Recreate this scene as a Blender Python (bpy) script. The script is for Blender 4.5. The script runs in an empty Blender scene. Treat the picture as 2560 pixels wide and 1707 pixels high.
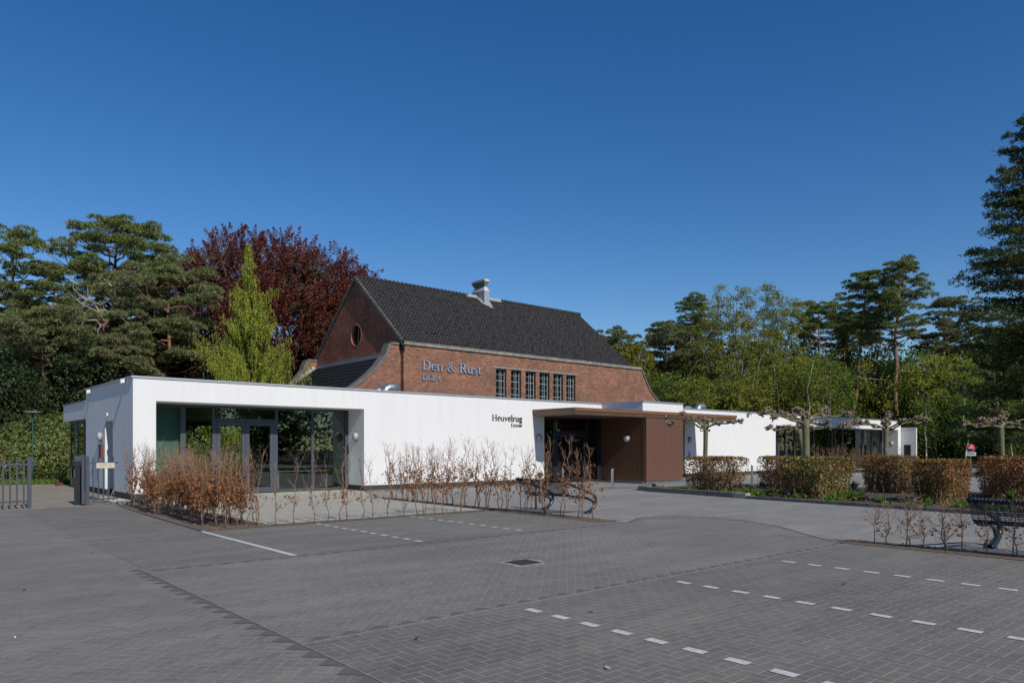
import bpy, math, random
import numpy as np
from mathutils import Vector, Matrix

random.seed(7)
RNG = np.random.default_rng(11)
R = math.radians
sc = bpy.context.scene
COL = sc.collection

# ------------------------------------------------------------------ camera
# world: x runs along the white facade, y into the building, z up; metres
FPX, CX, HY, CAMZ = 1836.0, 1280.0, 1120.0, 1.67      # photo 2560 px wide
CA, SA = math.cos(R(40.7)), math.sin(R(40.7))
cam = bpy.data.cameras.new('camera')
camo = bpy.data.objects.new('camera', cam)
COL.objects.link(camo)
cam.sensor_width = 36
cam.lens = 36 * FPX / 2560
cam.shift_y = (HY - 853.5) / 2560
cam.clip_end = 2000
camo.location = (0, 0, CAMZ)
camo.rotation_euler = (R(90), 0, -R(40.7))
sc.camera = camo

# ------------------------------------------------------------------ light
SUN = Vector((0.08, 1.0, -0.80)).normalized()
elev = math.asin(-SUN.z)
azim = math.atan2(-SUN.x, -SUN.y)
w = bpy.data.worlds.new('World')
sc.world = w
w.use_nodes = True
wn = w.node_tree
bg = wn.nodes['Background']
sky = wn.nodes.new('ShaderNodeTexSky')
sky.sky_type = 'NISHITA'
sky.sun_disc = False
sky.sun_elevation = elev
sky.sun_rotation = azim
sky.air_density = 1.0
sky.dust_density = 0.0
sky.ozone_density = 3.0
hs = wn.nodes.new('ShaderNodeHueSaturation'); hs.inputs['Saturation'].default_value = 1.33; hs.inputs['Hue'].default_value = 0.508
wn.links.new(sky.outputs[0], hs.inputs['Color']); wn.links.new(hs.outputs[0], bg.inputs[0])
bg.inputs[1].default_value = 0.097
sl = bpy.data.lights.new('sun', 'SUN')
sl.energy = 4.1
sl.angle = R(0.55)
sl.color = (1.0, 0.94, 0.845)
so = bpy.data.objects.new('sun', sl)
so.rotation_euler = SUN.to_track_quat('-Z', 'Y').to_euler()
so.location = (0, -20, 40)
COL.objects.link(so)
sc.view_settings.view_transform = 'Standard'
sc.view_settings.look = 'None'
sc.view_settings.exposure = 0.05
sc.view_settings.gamma = 1.0

# ------------------------------------------------------------------ helpers
def kk(px): return (px - CX) / FPX
def U(px, v):                       # x on the plane y = v seen at pixel column px
    k = kk(px); return v * (CA_U + SA_U * k) / (SA_U - CA_U * k)
CA_U, SA_U = math.sin(R(40.7)), math.cos(R(40.7))      # .652 , .758
def V(px, u):
    k = kk(px); return u * (SA_U - CA_U * k) / (CA_U + SA_U * k)
def at(px, D):                      # ground point at depth D metres in column px
    X = kk(px) * D
    return (CA_U * D + SA_U * X, SA_U * D - CA_U * X)
def gp(px, py): return at(px, FPX * CAMZ / (py - HY))
def dep(u, v): return CA_U * u + SA_U * v
def zz(py, D): return CAMZ + (HY - py) * D / FPX

def tag(o, label=None, cat=None, group=None, kind=None):
    if label: o['label'] = label
    if cat: o['category'] = cat
    if group: o['group'] = group
    if kind: o['kind'] = kind
    return o
def empty(name, loc=(0, 0, 0), rz=0, label=None, cat=None, group=None):
    o = bpy.data.objects.new(name, None)
    o.empty_display_size = 0.2
    o.location = loc; o.rotation_euler = (0, 0, rz)
    COL.objects.link(o)
    return tag(o, label, cat, group)
def dup(root, loc, rz=0, sc_=None, label=None, group=None, cat=None):
    def cp(o, par):
        c = o.copy(); COL.objects.link(c)
        if par: c.parent = par
        for ch in list(o.children): cp(ch, c)
        return c
    r = cp(root, None)
    r.location = loc; r.rotation_euler = (0, 0, rz)
    if sc_ is not None: r.scale = sc_ if hasattr(sc_, '__len__') else (sc_,) * 3
    return tag(r, label, cat, group)

class MB:
    def __init__(s): s.v = []; s.f = []; s.sm = []
    def face(s, pts, smooth=False):
        n = len(s.v); s.v += [tuple(p) for p in pts]
        s.f.append(tuple(range(n, n + len(pts)))); s.sm.append(smooth)
    def box(s, x0, x1, y0, y1, z0, z1):
        n = len(s.v)
        s.v += [(x, y, z) for z in (z0, z1) for y in (y0, y1) for x in (x0, x1)]
        for q in ((0, 2, 3, 1), (4, 5, 7, 6), (0, 1, 5, 4), (2, 6, 7, 3), (0, 4, 6, 2), (1, 3, 7, 5)):
            s.f.append(tuple(n + i for i in q)); s.sm.append(False)
        return s
    def prism(s, poly, axis, a, b):
        # poly: list of 2d points; axis 'x','y','z' extrusion from a to b
        def P(p, t):
            if axis == 'z': return (p[0], p[1], t)
            if axis == 'y': return (p[0], t, p[1])
            return (t, p[0], p[1])
        n = len(s.v); m = len(poly)
        s.v += [P(p, a) for p in poly] + [P(p, b) for p in poly]
        s.f.append(tuple(range(n, n + m))); s.f.append(tuple(range(n + 2 * m - 1, n + m - 1, -1)))
        s.sm += [False, False]
        for i in range(m):
            j = (i + 1) % m
            s.f.append((n + i, n + m + i, n + m + j, n + j)); s.sm.append(False)
        return s
    def tube(s, pts, rad, n=6, caps=True):
        pts = [Vector(p) for p in pts]
        if not hasattr(rad, '__len__'): rad = [rad] * len(pts)
        base = len(s.v)
        up = Vector((0, 0, 1))
        for i, p in enumerate(pts):
            d = (pts[min(i + 1, len(pts) - 1)] - pts[max(i - 1, 0)])
            if d.length < 1e-9: d = Vector((0, 0, 1))
            d.normalize()
            if i == 0:
                a = d.cross(up if abs(d.z) < 0.95 else Vector((1, 0, 0))).normalized()
            else:
                a = (a - d * a.dot(d))
                if a.length < 1e-6: a = d.orthogonal()
                a.normalize()
            b = d.cross(a)
            for k in range(n):
                t = 2 * math.pi * k / n
                q = p + (a * math.cos(t) + b * math.sin(t)) * rad[i]
                s.v.append(tuple(q))
        for i in range(len(pts) - 1):
            for k in range(n):
                k2 = (k + 1) % n
                s.f.append((base + i * n + k, base + i * n + k2, base + (i + 1) * n + k2, base + (i + 1) * n + k)); s.sm.append(n > 4)
        if caps:
            s.f.append(tuple(base + k for k in range(n - 1, -1, -1))); s.sm.append(False)
            e = base + (len(pts) - 1) * n
            s.f.append(tuple(e + k for k in range(n))); s.sm.append(False)
        return s
    def lathe(s, prof, c=(0, 0, 0), axis=(0, 0, 1), n=20):
        q = Vector((0, 0, 1)).rotation_difference(Vector(axis).normalized())
        base = len(s.v)
        for r_, z_ in prof:
            for k in range(n):
                t = 2 * math.pi * k / n
                s.v.append(tuple(q @ Vector((r_ * math.cos(t), r_ * math.sin(t), z_)) + Vector(c)))
        for i in range(len(prof) - 1):
            for k in range(n):
                k2 = (k + 1) % n
                s.f.append((base + i * n + k, base + i * n + k2, base + (i + 1) * n + k2, base + (i + 1) * n + k)); s.sm.append(True)
        return s
    def build(s, name, m, parent=None, **kw):
        me = bpy.data.meshes.new(name)
        me.from_pydata(s.v, [], s.f)
        me.polygons.foreach_set('use_smooth', s.sm)
        me.materials.append(m)
        me.update()
        o = bpy.data.objects.new(name, me)
        COL.objects.link(o)
        if parent: o.parent = parent
        return tag(o, **kw)

def leaf_mesh(name, C, A, B, m, parent=None, **kw):
    """one diamond-shaped leaf per row: centre C, half length A, half width B"""
    C = np.asarray(C); n = len(C)
    v = np.empty((n, 4, 3), np.float32)
    v[:, 0] = C - A; v[:, 1] = C + B - A * 0.1; v[:, 2] = C + A; v[:, 3] = C - B - A * 0.1
    me = bpy.data.meshes.new(name)
    me.vertices.add(n * 4); me.vertices.foreach_set('co', v.reshape(-1))
    me.loops.add(n * 4); me.loops.foreach_set('vertex_index', np.arange(n * 4, dtype=np.int32))
    me.polygons.add(n)
    me.polygons.foreach_set('loop_start', np.arange(0, n * 4, 4, dtype=np.int32))
    me.polygons.foreach_set('loop_total', np.full(n, 4, np.int32))
    me.materials.append(m); me.update(calc_edges=True)
    o = bpy.data.objects.new(name, me); COL.objects.link(o)
    if parent: o.parent = parent
    return tag(o, **kw)

def unit(a): return a / np.maximum(np.linalg.norm(a, axis=-1, keepdims=True), 1e-9)
def rnd_unit(n, rng=None):
    return unit((rng or RNG).normal(size=(n, 3)))
def leaf_axes(d, length, width, rng=None):
    """d: direction rows; returns A,B"""
    n = len(d)
    r = rnd_unit(n, rng)
    b = unit(np.cross(d, r))
    l = np.asarray(length).reshape(-1, 1) * np.ones((n, 1)); w_ = np.asarray(width).reshape(-1, 1) * np.ones((n, 1))
    return d * l * 0.5, b * w_ * 0.5

# ------------------------------------------------------------------ materials
def nt(name):
    m = bpy.data.materials.new(name); m.use_nodes = True
    t = m.node_tree
    return m, t, t.nodes['Principled BSDF']
def N(t, typ, **kw):
    n = t.nodes.new(typ)
    for k, v_ in kw.items(): setattr(n, k, v_)
    return n
def ramp(t, stops, interp='LINEAR'):
    r = N(t, 'ShaderNodeValToRGB'); r.color_ramp.interpolation = interp
    e = r.color_ramp.elements
    while len(e) < len(stops): e.new(0.5)
    for i, (p, c) in enumerate(stops):
        e[i].position = p; e[i].color = (*c, 1)
    return r
def math_(t, op, a, b=None, c=None, clamp=False):
    n = N(t, 'ShaderNodeMath', operation=op); n.use_clamp = clamp
    for i, x in enumerate((a, b, c)):
        if x is None: continue
        if isinstance(x, (int, float)): n.inputs[i].default_value = x
        else: t.links.new(x, n.inputs[i])
    return n.outputs[0]
def noise_(t, vec, scale, detail=4, rough=0.55):
    n = N(t, 'ShaderNodeTexNoise'); n.inputs['Scale'].default_value = scale
    n.inputs['Detail'].default_value = detail; n.inputs['Roughness'].default_value = rough
    if vec is not None: t.links.new(vec, n.inputs['Vector'])
    return n
def mixc(t, f, a, b, blend='MIX'):
    n = N(t, 'ShaderNodeMix', data_type='RGBA', blend_type=blend)
    for i, x in ((0, f), (6, a), (7, b)):
        if isinstance(x, (int, float)): n.inputs[i].default_value = x
        elif isinstance(x, tuple): n.inputs[i].default_value = (*x, 1)
        else: t.links.new(x, n.inputs[i])
    return n.outputs[2]
def pos(t): return N(t, 'ShaderNodeNewGeometry').outputs['Position']
def mat(name, c, rough=0.6, metal=0.0, var=0.0, vscale=3.0, bump=0.0, bscale=40.0, c2=None, stretch=None, coord='pos', spec=None):
    m, t, p = nt(name)
    p.inputs['Roughness'].default_value = rough; p.inputs['Metallic'].default_value = metal
    if spec is not None: p.inputs['Specular IOR Level'].default_value = spec
    vec = pos(t) if coord == 'pos' else N(t, 'ShaderNodeTexCoord').outputs['Object']
    if stretch:
        mp = N(t, 'ShaderNodeMapping'); mp.inputs['Scale'].default_value = stretch
        t.links.new(vec, mp.inputs[0]); vec = mp.outputs[0]
    if var > 0:
        n = noise_(t, vec, vscale, 5, 0.6)
        b = c2 or tuple(x * (1 - var) for x in c)
        a = tuple(min(1, x * (1 + var * 0.5)) for x in c) if not c2 else c
        r = ramp(t, [(0.3, b), (0.7, a)])
        t.links.new(n.outputs[0], r.inputs[0]); t.links.new(r.outputs[0], p.inputs['Base Color'])
    else: p.inputs['Base Color'].default_value = (*c, 1)
    if bump > 0:
        n2 = noise_(t, vec, bscale, 3)
        bu = N(t, 'ShaderNodeBump'); bu.inputs['Strength'].default_value = bump; bu.inputs['Distance'].default_value = 0.02
        t.links.new(n2.outputs[0], bu.inputs['Height']); t.links.new(bu.outputs[0], p.inputs['Normal'])
    return m
def leafmat(name, stops, rough=0.55, trans=0.4, patch=None, pscale=0.6, spec=0.12, gain=1.0):
    """leaf colour: random per leaf, larger patches of a second colour"""
    m, t, p = nt(name)
    g = N(t, 'ShaderNodeNewGeometry')
    stops = [(p_, tuple(x * gain for x in c_)) for p_, c_ in stops]
    r = ramp(t, stops); t.links.new(g.outputs['Random Per Island'], r.inputs[0])
    col = r.outputs[0]
    if patch:
        n = noise_(t, g.outputs['Position'], pscale, 3, 0.6)
        rr = ramp(t, [(0.45, (0, 0, 0)), (0.62, (1, 1, 1))]); t.links.new(n.outputs[0], rr.inputs[0])
        f = math_(t, 'MULTIPLY', rr.outputs[0], patch[1])
        col = mixc(t, f, col, patch[0])
    t.links.new(col, p.inputs['Base Color'])
    p.inputs['Roughness'].default_value = rough
    p.inputs['Specular IOR Level'].default_value = spec
    tr = N(t, 'ShaderNodeBsdfTranslucent'); t.links.new(col, tr.inputs[0])
    mx = N(t, 'ShaderNodeMixShader'); mx.inputs[0].default_value = trans
    t.links.new(p.outputs[0], mx.inputs[1]); t.links.new(tr.outputs[0], mx.inputs[2])
    t.links.new(mx.outputs[0], t.nodes['Material Output'].inputs[0])
    return m

def brickmat(name, ax, c1, c2, mortar, grime=0.35):
    m, t, p = nt(name)
    ps = pos(t); sx = N(t, 'ShaderNodeSeparateXYZ'); t.links.new(ps, sx.inputs[0])
    cb = N(t, 'ShaderNodeCombineXYZ')
    t.links.new(sx.outputs[ax], cb.inputs[0]); t.links.new(sx.outputs[2], cb.inputs[1])
    b = N(t, 'ShaderNodeTexBrick')
    t.links.new(cb.outputs[0], b.inputs['Vector'])
    b.inputs['Scale'].default_value = 1.0
    b.inputs['Brick Width'].default_value = 0.22; b.inputs['Row Height'].default_value = 0.0645
    b.inputs['Mortar Size'].default_value = 0.0045; b.inputs['Mortar Smooth'].default_value = 0.1
    b.inputs['Color1'].default_value = (0, 0, 0, 1); b.inputs['Color2'].default_value = (1, 1, 1, 1)
    b.inputs['Mortar'].default_value = (0.5, 0.5, 0.5, 1); b.inputs['Bias'].default_value = 0
    rr = ramp(t, [(0.0, c1), (0.55, c2), (0.85, tuple(x * 1.25 for x in c2)), (1.0, (c2[0] * 1.75, c2[1] * 1.5, c2[2] * 1.05))])
    t.links.new(b.outputs['Color'], rr.inputs[0])
    n = noise_(t, ps, 0.9, 5); r2 = ramp(t, [(0.35, (1 - grime,) * 3), (0.65, (1.1,) * 3)]); t.links.new(n.outputs[0], r2.inputs[0])
    col = mixc(t, 1.0, rr.outputs[0], r2.outputs[0], 'MULTIPLY')
    col = mixc(t, b.outputs['Fac'], col, mortar)
    t.links.new(col, p.inputs['Base Color'])
    p.inputs['Roughness'].default_value = 0.85
    bu = N(t, 'ShaderNodeBump'); bu.inputs['Strength'].default_value = 0.5; bu.inputs['Distance'].default_value = 0.006; bu.invert = True
    t.links.new(b.outputs['Fac'], bu.inputs['Height']); t.links.new(bu.outputs[0], p.inputs['Normal'])
    return m

def pavemat(name, angle, wb=0.105, base=(0.176, 0.166, 0.149), joint=(0.29, 0.265, 0.22), running=False, jw=0.0035):
    """2:1 herringbone (or running bond) paving bricks laid at an angle"""
    m, t, p = nt(name)
    ps = pos(t)
    mp = N(t, 'ShaderNodeMapping'); mp.inputs['Rotation'].default_value = (0, 0, angle)
    mp.inputs['Scale'].default_value = (1 / wb, 1 / wb, 1)
    t.links.new(ps, mp.inputs[0])
    s = N(t, 'ShaderNodeSeparateXYZ'); t.links.new(mp.outputs[0], s.inputs[0])
    x, y = s.outputs[0], s.outputs[1]
    i = math_(t, 'FLOOR', x); j = math_(t, 'FLOOR', y)
    fx = math_(t, 'SUBTRACT', x, i); fy = math_(t, 'SUBTRACT', y, j)
    if running:
        r_ = math_(t, 'FLOORED_MODULO', math_(t, 'ADD', i, math_(t, 'MULTIPLY', j, 1)), 2)
        i2 = math_(t, 'SUBTRACT', i, r_)
        ex = math_(t, 'ABSOLUTE', math_(t, 'SUBTRACT', fx, r_))
        ey = math_(t, 'MINIMUM', fy, math_(t, 'SUBTRACT', 1, fy))
        d = math_(t, 'MINIMUM', ex, ey)
        bi, bj = i2, j
    else:
        q = math_(t, 'FLOORED_MODULO', math_(t, 'SUBTRACT', i, j), 4)
        isv = math_(t, 'GREATER_THAN', q, 1.5)
        ish = math_(t, 'SUBTRACT', 1, isv)
        mx_ = math_(t, 'MINIMUM', fx, math_(t, 'SUBTRACT', 1, fx))
        my_ = math_(t, 'MINIMUM', fy, math_(t, 'SUBTRACT', 1, fy))
        # horizontal brick: long edges in y, end at fx=0 (q=0) or fx=1 (q=1)
        eh = math_(t, 'ABSOLUTE', math_(t, 'SUBTRACT', fx, q))
        dh = math_(t, 'MINIMUM', my_, eh)
        # vertical brick: q=3 lower cell (end at fy=0), q=2 upper cell (end at fy=1)
        ev = math_(t, 'ABSOLUTE', math_(t, 'SUBTRACT', fy, math_(t, 'SUBTRACT', 3, q)))
        dv = math_(t, 'MINIMUM', mx_, ev)
        d = math_(t, 'ADD', math_(t, 'MULTIPLY', dh, ish), math_(t, 'MULTIPLY', dv, isv))
        bi = math_(t, 'SUBTRACT', i, math_(t, 'MULTIPLY', q, ish))
        bj = math_(t, 'SUBTRACT', j, math_(t, 'MULTIPLY', math_(t, 'SUBTRACT', 3, q), isv))
    cb = N(t, 'ShaderNodeCombineXYZ'); t.links.new(bi, cb.inputs[0]); t.links.new(bj, cb.inputs[1])
    wnz = N(t, 'ShaderNodeTexWhiteNoise', noise_dimensions='2D'); t.links.new(cb.outputs[0], wnz.inputs['Vector'])
    r1 = ramp(t, [(0, tuple(c * 0.92 for c in base)), (1, tuple(c * 1.08 for c in base))])
    t.links.new(wnz.outputs['Value'], r1.inputs[0])
    big = noise_(t, ps, 0.35, 6, 0.6)
    r2 = ramp(t, [(0.3, (0.84, 0.85, 0.88)), (0.7, (1.13, 1.12, 1.08))]); t.links.new(big.outputs[0], r2.inputs[0])
    col = mixc(t, 1.0, r1.outputs[0], r2.outputs[0], 'MULTIPLY')
    fine = noise_(t, ps, 130, 3, 0.8)
    r3 = ramp(t, [(0.25, (0.62,) * 3), (0.75, (1.4,) * 3)]); t.links.new(fine.outputs[0], r3.inputs[0])
    col = mixc(t, 0.9, col, mixc(t, 1.0, col, r3.outputs[0], 'MULTIPLY'))
    md = noise_(t, ps, 22, 4, 0.75); r4 = ramp(t, [(0.3, (0.84,) * 3), (0.7, (1.16,) * 3)]); t.links.new(md.outputs[0], r4.inputs[0])
    col = mixc(t, 1.0, col, r4.outputs[0], 'MULTIPLY')
    mpw = N(t, 'ShaderNodeMapping'); mpw.inputs['Scale'].default_value = (0.5, 3.0, 1); mpw.inputs['Rotation'].default_value = (0, 0, 0.15); t.links.new(ps, mpw.inputs[0])
    wr = noise_(t, mpw.outputs[0], 0.6, 6, 0.7); r5 = ramp(t, [(0.42, (0.87,) * 3), (0.62, (1.1, 1.09, 1.06))]); t.links.new(wr.outputs[0], r5.inputs[0])
    col = mixc(t, 1.0, col, r5.outputs[0], 'MULTIPLY')
    stain = noise_(t, ps, 1.6, 5, 0.7)
    rs = ramp(t, [(0.60, (0, 0, 0)), (0.78, (1, 1, 1))]); t.links.new(stain.outputs[0], rs.inputs[0])
    col = mixc(t, math_(t, 'MULTIPLY', rs.outputs[0], 0.35), col, (0.22, 0.20, 0.17))
    oil = noise_(t, ps, 0.9, 3, 0.5); ro = ramp(t, [(0.66, (0, 0, 0)), (0.74, (1, 1, 1))]); t.links.new(oil.outputs[0], ro.inputs[0])
    col = mixc(t, math_(t, 'MULTIPLY', ro.outputs[0], 0.3), col, (0.06, 0.058, 0.055))
    jwn = jw / wb
    jm = N(t, 'ShaderNodeMapRange'); jm.inputs['From Min'].default_value = jwn * 0.6; jm.inputs['From Max'].default_value = jwn * 1.5
    jm.inputs['To Min'].default_value = 1; jm.inputs['To Max'].default_value = 0
    t.links.new(d, jm.inputs['Value'])
    jn = noise_(t, ps, 5, 3); rj = ramp(t, [(0.3, (0.35,) * 3), (0.6, (1,) * 3)]); t.links.new(jn.outputs[0], rj.inputs[0])
    jf = math_(t, 'MULTIPLY', jm.outputs[0], rj.outputs[0])
    col = mixc(t, jf, col, joint)
    t.links.new(col, p.inputs['Base Color'])
    p.inputs['Roughness'].default_value = 0.8
    bu = N(t, 'ShaderNodeBump'); bu.inputs['Strength'].default_value = 0.35; bu.inputs['Distance'].default_value = 0.004
    h = math_(t, 'ADD', math_(t, 'MULTIPLY', fine.outputs[0], 0.5), math_(t, 'SUBTRACT', 1, jm.outputs[0]))
    t.links.new(h, bu.inputs['Height']); t.links.new(bu.outputs[0], p.inputs['Normal'])
    return m

def glassmat(name, tint=(0.78, 0.86, 0.82), ior=1.5, extra=0.04):
    m, t, p = nt(name); t.nodes.remove(p)
    fr = N(t, 'ShaderNodeFresnel'); fr.inputs[0].default_value = ior
    f = math_(t, 'ADD', math_(t, 'MULTIPLY', fr.outputs[0], 1.3), extra, clamp=True)
    tr = N(t, 'ShaderNodeBsdfTransparent'); tr.inputs[0].default_value = (*tint, 1)
    gl = N(t, 'ShaderNodeBsdfGlossy'); gl.inputs['Roughness'].default_value = 0.01; gl.inputs[0].default_value = (0.85, 0.9, 0.87, 1)
    mx = N(t, 'ShaderNodeMixShader'); t.links.new(f, mx.inputs[0]); t.links.new(tr.outputs[0], mx.inputs[1]); t.links.new(gl.outputs[0], mx.inputs[2])
    t.links.new(mx.outputs[0], t.nodes['Material Output'].inputs[0])
    return m

M = {}
def rendermat(name, c, streak):
    m, t, p = nt(name)
    ps = pos(t)
    mp = N(t, 'ShaderNodeMapping'); mp.inputs['Scale'].default_value = (2.2, 2.2, 0.25); t.links.new(ps, mp.inputs[0])
    n = noise_(t, mp.outputs[0], 1.6, 6, 0.65)
    r = ramp(t, [(0.3, tuple(x * (1 - streak) for x in c)), (0.65, c)]); t.links.new(n.outputs[0], r.inputs[0])
    mp3 = N(t, 'ShaderNodeMapping'); mp3.inputs['Scale'].default_value = (3.5, 3.5, 0.12); t.links.new(ps, mp3.inputs[0])
    n3 = noise_(t, mp3.outputs[0], 2.0, 5, 0.7); r3 = ramp(t, [(0.52, (1, 1, 1)), (0.75, (0.0, 0.0, 0.0))]); t.links.new(n3.outputs[0], r3.inputs[0])
    sz = N(t, 'ShaderNodeSeparateXYZ'); t.links.new(ps, sz.inputs[0])
    hi = N(t, 'ShaderNodeMapRange'); hi.inputs['From Min'].default_value = 2.6; hi.inputs['From Max'].default_value = 3.9; t.links.new(sz.outputs[2], hi.inputs['Value'])
    lo = N(t, 'ShaderNodeMapRange'); lo.inputs['From Min'].default_value = 0.75; lo.inputs['From Max'].default_value = 0.2; t.links.new(sz.outputs[2], lo.inputs['Value'])
    n4 = noise_(t, ps, 6, 5, 0.7)
    f = math_(t, 'MULTIPLY', math_(t, 'SUBTRACT', 1, r3.outputs[0]), math_(t, 'MULTIPLY', hi.outputs[0], 0.22))
    f2 = math_(t, 'MULTIPLY', n4.outputs[0], math_(t, 'MULTIPLY', lo.outputs[0], 0.45))
    cc_ = mixc(t, f, r.outputs[0], (0.38, 0.38, 0.37)); cc_ = mixc(t, f2, cc_, (0.36, 0.33, 0.28))
    t.links.new(cc_, p.inputs['Base Color']); p.inputs['Roughness'].default_value = 0.9
    p.inputs['Specular IOR Level'].default_value = 0.15
    mp2 = N(t, 'ShaderNodeMapping'); mp2.inputs['Scale'].default_value = (5, 5, 1.6); t.links.new(ps, mp2.inputs[0])
    n2 = noise_(t, mp2.outputs[0], 1.0, 8, 0.7)
    bu = N(t, 'ShaderNodeBump'); bu.inputs['Strength'].default_value = 0.22; bu.inputs['Distance'].default_value = 0.012
    t.links.new(n2.outputs[0], bu.inputs['Height']); t.links.new(bu.outputs[0], p.inputs['Normal'])
    return m
M['render'] = rendermat('white_render', (0.70, 0.70, 0.70), 0.05)
M['cap'] = mat('aluminium_cap', (0.45, 0.47, 0.5), 0.45, 0.6)
M['plinth'] = mat('dark_plinth', (0.035, 0.033, 0.035), 0.7, var=0.3)
M['frame'] = mat('grey_frame', (0.055, 0.067, 0.088), 0.45)
M['dframe'] = mat('dark_frame', (0.012, 0.014, 0.02), 0.45)
M['glass'] = glassmat('window_glass')
M['glassd'] = glassmat('dark_glass', (0.6, 0.68, 0.64))
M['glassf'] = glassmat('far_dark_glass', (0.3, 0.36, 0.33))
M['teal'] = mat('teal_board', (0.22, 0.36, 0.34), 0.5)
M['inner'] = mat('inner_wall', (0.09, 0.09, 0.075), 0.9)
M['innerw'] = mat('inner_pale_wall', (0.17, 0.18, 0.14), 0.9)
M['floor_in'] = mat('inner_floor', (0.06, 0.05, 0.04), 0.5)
M['wood'] = mat('brown_cladding', (0.105, 0.046, 0.026), 0.5, var=0.35, vscale=2.0, stretch=(9, 9, 0.35), bump=0.08, bscale=20)
M['wood2'] = mat('brown_front_panel', (0.118, 0.055, 0.034), 0.6, var=0.15, vscale=1.5, stretch=(6, 6, 0.5))
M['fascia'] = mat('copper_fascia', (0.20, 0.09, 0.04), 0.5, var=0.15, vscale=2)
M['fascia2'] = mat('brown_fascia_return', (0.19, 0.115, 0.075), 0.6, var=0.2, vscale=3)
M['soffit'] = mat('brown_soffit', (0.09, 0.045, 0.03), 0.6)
M['brick'] = brickmat('red_brick_front', 0, (0.11, 0.042, 0.028), (0.22, 0.085, 0.05), (0.36, 0.29, 0.21))
M['brickg'] = brickmat('brown_brick_gable', 1, (0.21, 0.062, 0.036), (0.34, 0.105, 0.058), (0.24, 0.18, 0.13), 0.35)
M['coping'] = mat('stone_coping', (0.24, 0.23, 0.2), 0.85, var=0.35, vscale=2.5, bump=0.3)
M['copingd'] = mat('dark_stone_coping', (0.14, 0.135, 0.125), 0.8, var=0.35, vscale=2.5, bump=0.3)
M['tile'] = mat('black_roof_tiles', (0.020, 0.019, 0.020), 0.55, var=0.6, vscale=2.2, bump=0.5, bscale=9, spec=0.3, c2=(0.009, 0.009, 0.0095))
M['lead'] = mat('lead_flashing', (0.33, 0.36, 0.38), 0.6, 0.2, var=0.3, vscale=5)
M['chim'] = mat('chimney_stone', (0.55, 0.53, 0.48), 0.85, var=0.4, vscale=5, bump=0.4)
M['chimcap'] = mat('chimney_cap', (0.17, 0.17, 0.155), 0.85, var=0.35, vscale=6)
M['steel'] = mat('steel_window_bars', (0.30, 0.36, 0.37), 0.5)
M['black'] = mat('window_black', (0.008, 0.008, 0.009), 0.4, spec=0.15)
M['blue'] = mat('blue_grey_letters', (0.22, 0.30, 0.42), 0.4)
M['ink'] = mat('black_letters', (0.03, 0.03, 0.032), 0.5)
M['metalb'] = mat('vent_metal', (0.45, 0.48, 0.5), 0.38, 0.8)
M['opal'] = mat('opal_lamp', (0.42, 0.42, 0.41), 0.35)
M['lampring'] = mat('lamp_ring', (0.2, 0.21, 0.22), 0.5)
M['white'] = mat('white_plastic', (0.7, 0.7, 0.7), 0.5)
M['gate'] = mat('grey_gate_paint', (0.055, 0.068, 0.09), 0.45)
M['green_post'] = mat('green_post', (0.012, 0.06, 0.035), 0.45)
M['inox'] = mat('stainless', (0.5, 0.5, 0.5), 0.3, 0.95)
M['bench'] = mat('bench_dark_steel', (0.012, 0.022, 0.035), 0.3)
M['kerb'] = mat('concrete_kerb', (0.17, 0.16, 0.145), 0.85, var=0.4, vscale=4, bump=0.3)
M['kerbl'] = mat('pale_concrete_kerb', (0.36, 0.34, 0.29), 0.85, var=0.3, vscale=6, bump=0.3)
M['bluestone'] = mat('bluestone_kerb', (0.10, 0.115, 0.13), 0.7, var=0.3, vscale=4)
M['soil'] = mat('soil', (0.085, 0.058, 0.04), 0.95, var=0.5, vscale=9, bump=0.9, bscale=30, c2=(0.18, 0.13, 0.09))
M['mulch'] = mat('dark_soil', (0.075, 0.055, 0.045), 0.95, var=0.5, vscale=7, bump=0.9, bscale=25)
M['terrace'] = mat('brushed_concrete', (0.37, 0.355, 0.30), 0.85, var=0.22, vscale=1.3, bump=0.3, bscale=30, stretch=(1, 4, 1))
M['path'] = mat('beige_path', (0.25, 0.215, 0.17), 0.9, var=0.3, vscale=2.0, bump=0.5, bscale=60)
M['forest'] = mat('forest_floor', (0.06, 0.055, 0.03), 0.95, var=0.5, vscale=0.4, bump=0.5, bscale=5)
M['gravel'] = mat('white_gravel', (0.55, 0.54, 0.5), 0.9, var=0.6, vscale=30, bump=1.0, bscale=40)
M['line'] = mat('white_paint', (0.62, 0.62, 0.58), 0.7, var=0.18, vscale=22, c2=(0.40, 0.39, 0.36), bump=0.3, bscale=100)
M['darktri'] = mat('dark_corner_stones', (0.118, 0.112, 0.104), 0.85, var=0.35, vscale=60)
M['jointline'] = mat('sandy_joint', (0.27, 0.24, 0.20), 0.9, var=0.4, vscale=12)
M['sand'] = mat('sand_patch', (0.36, 0.31, 0.25), 0.95, var=0.4, vscale=10)
M['iron'] = mat('cast_iron', (0.06, 0.045, 0.042), 0.7, 0.3, var=0.4, vscale=20)
M['pave45'] = pavemat('herringbone_diagonal', R(45))
M['pave0'] = pavemat('herringbone_square', 0, base=(0.150, 0.142, 0.127), joint=(0.32, 0.285, 0.23), jw=0.0037)
M['paverun'] = pavemat('running_bond', R(90), running=True, base=(0.252, 0.241, 0.221), jw=0.0055, joint=(0.13, 0.12, 0.105))
M['bark_pine'] = mat('orange_pine_bark', (0.30, 0.15, 0.085), 0.9, var=0.6, vscale=3, bump=0.8, bscale=14, c2=(0.10, 0.065, 0.045), stretch=(3, 3, 0.6))
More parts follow.
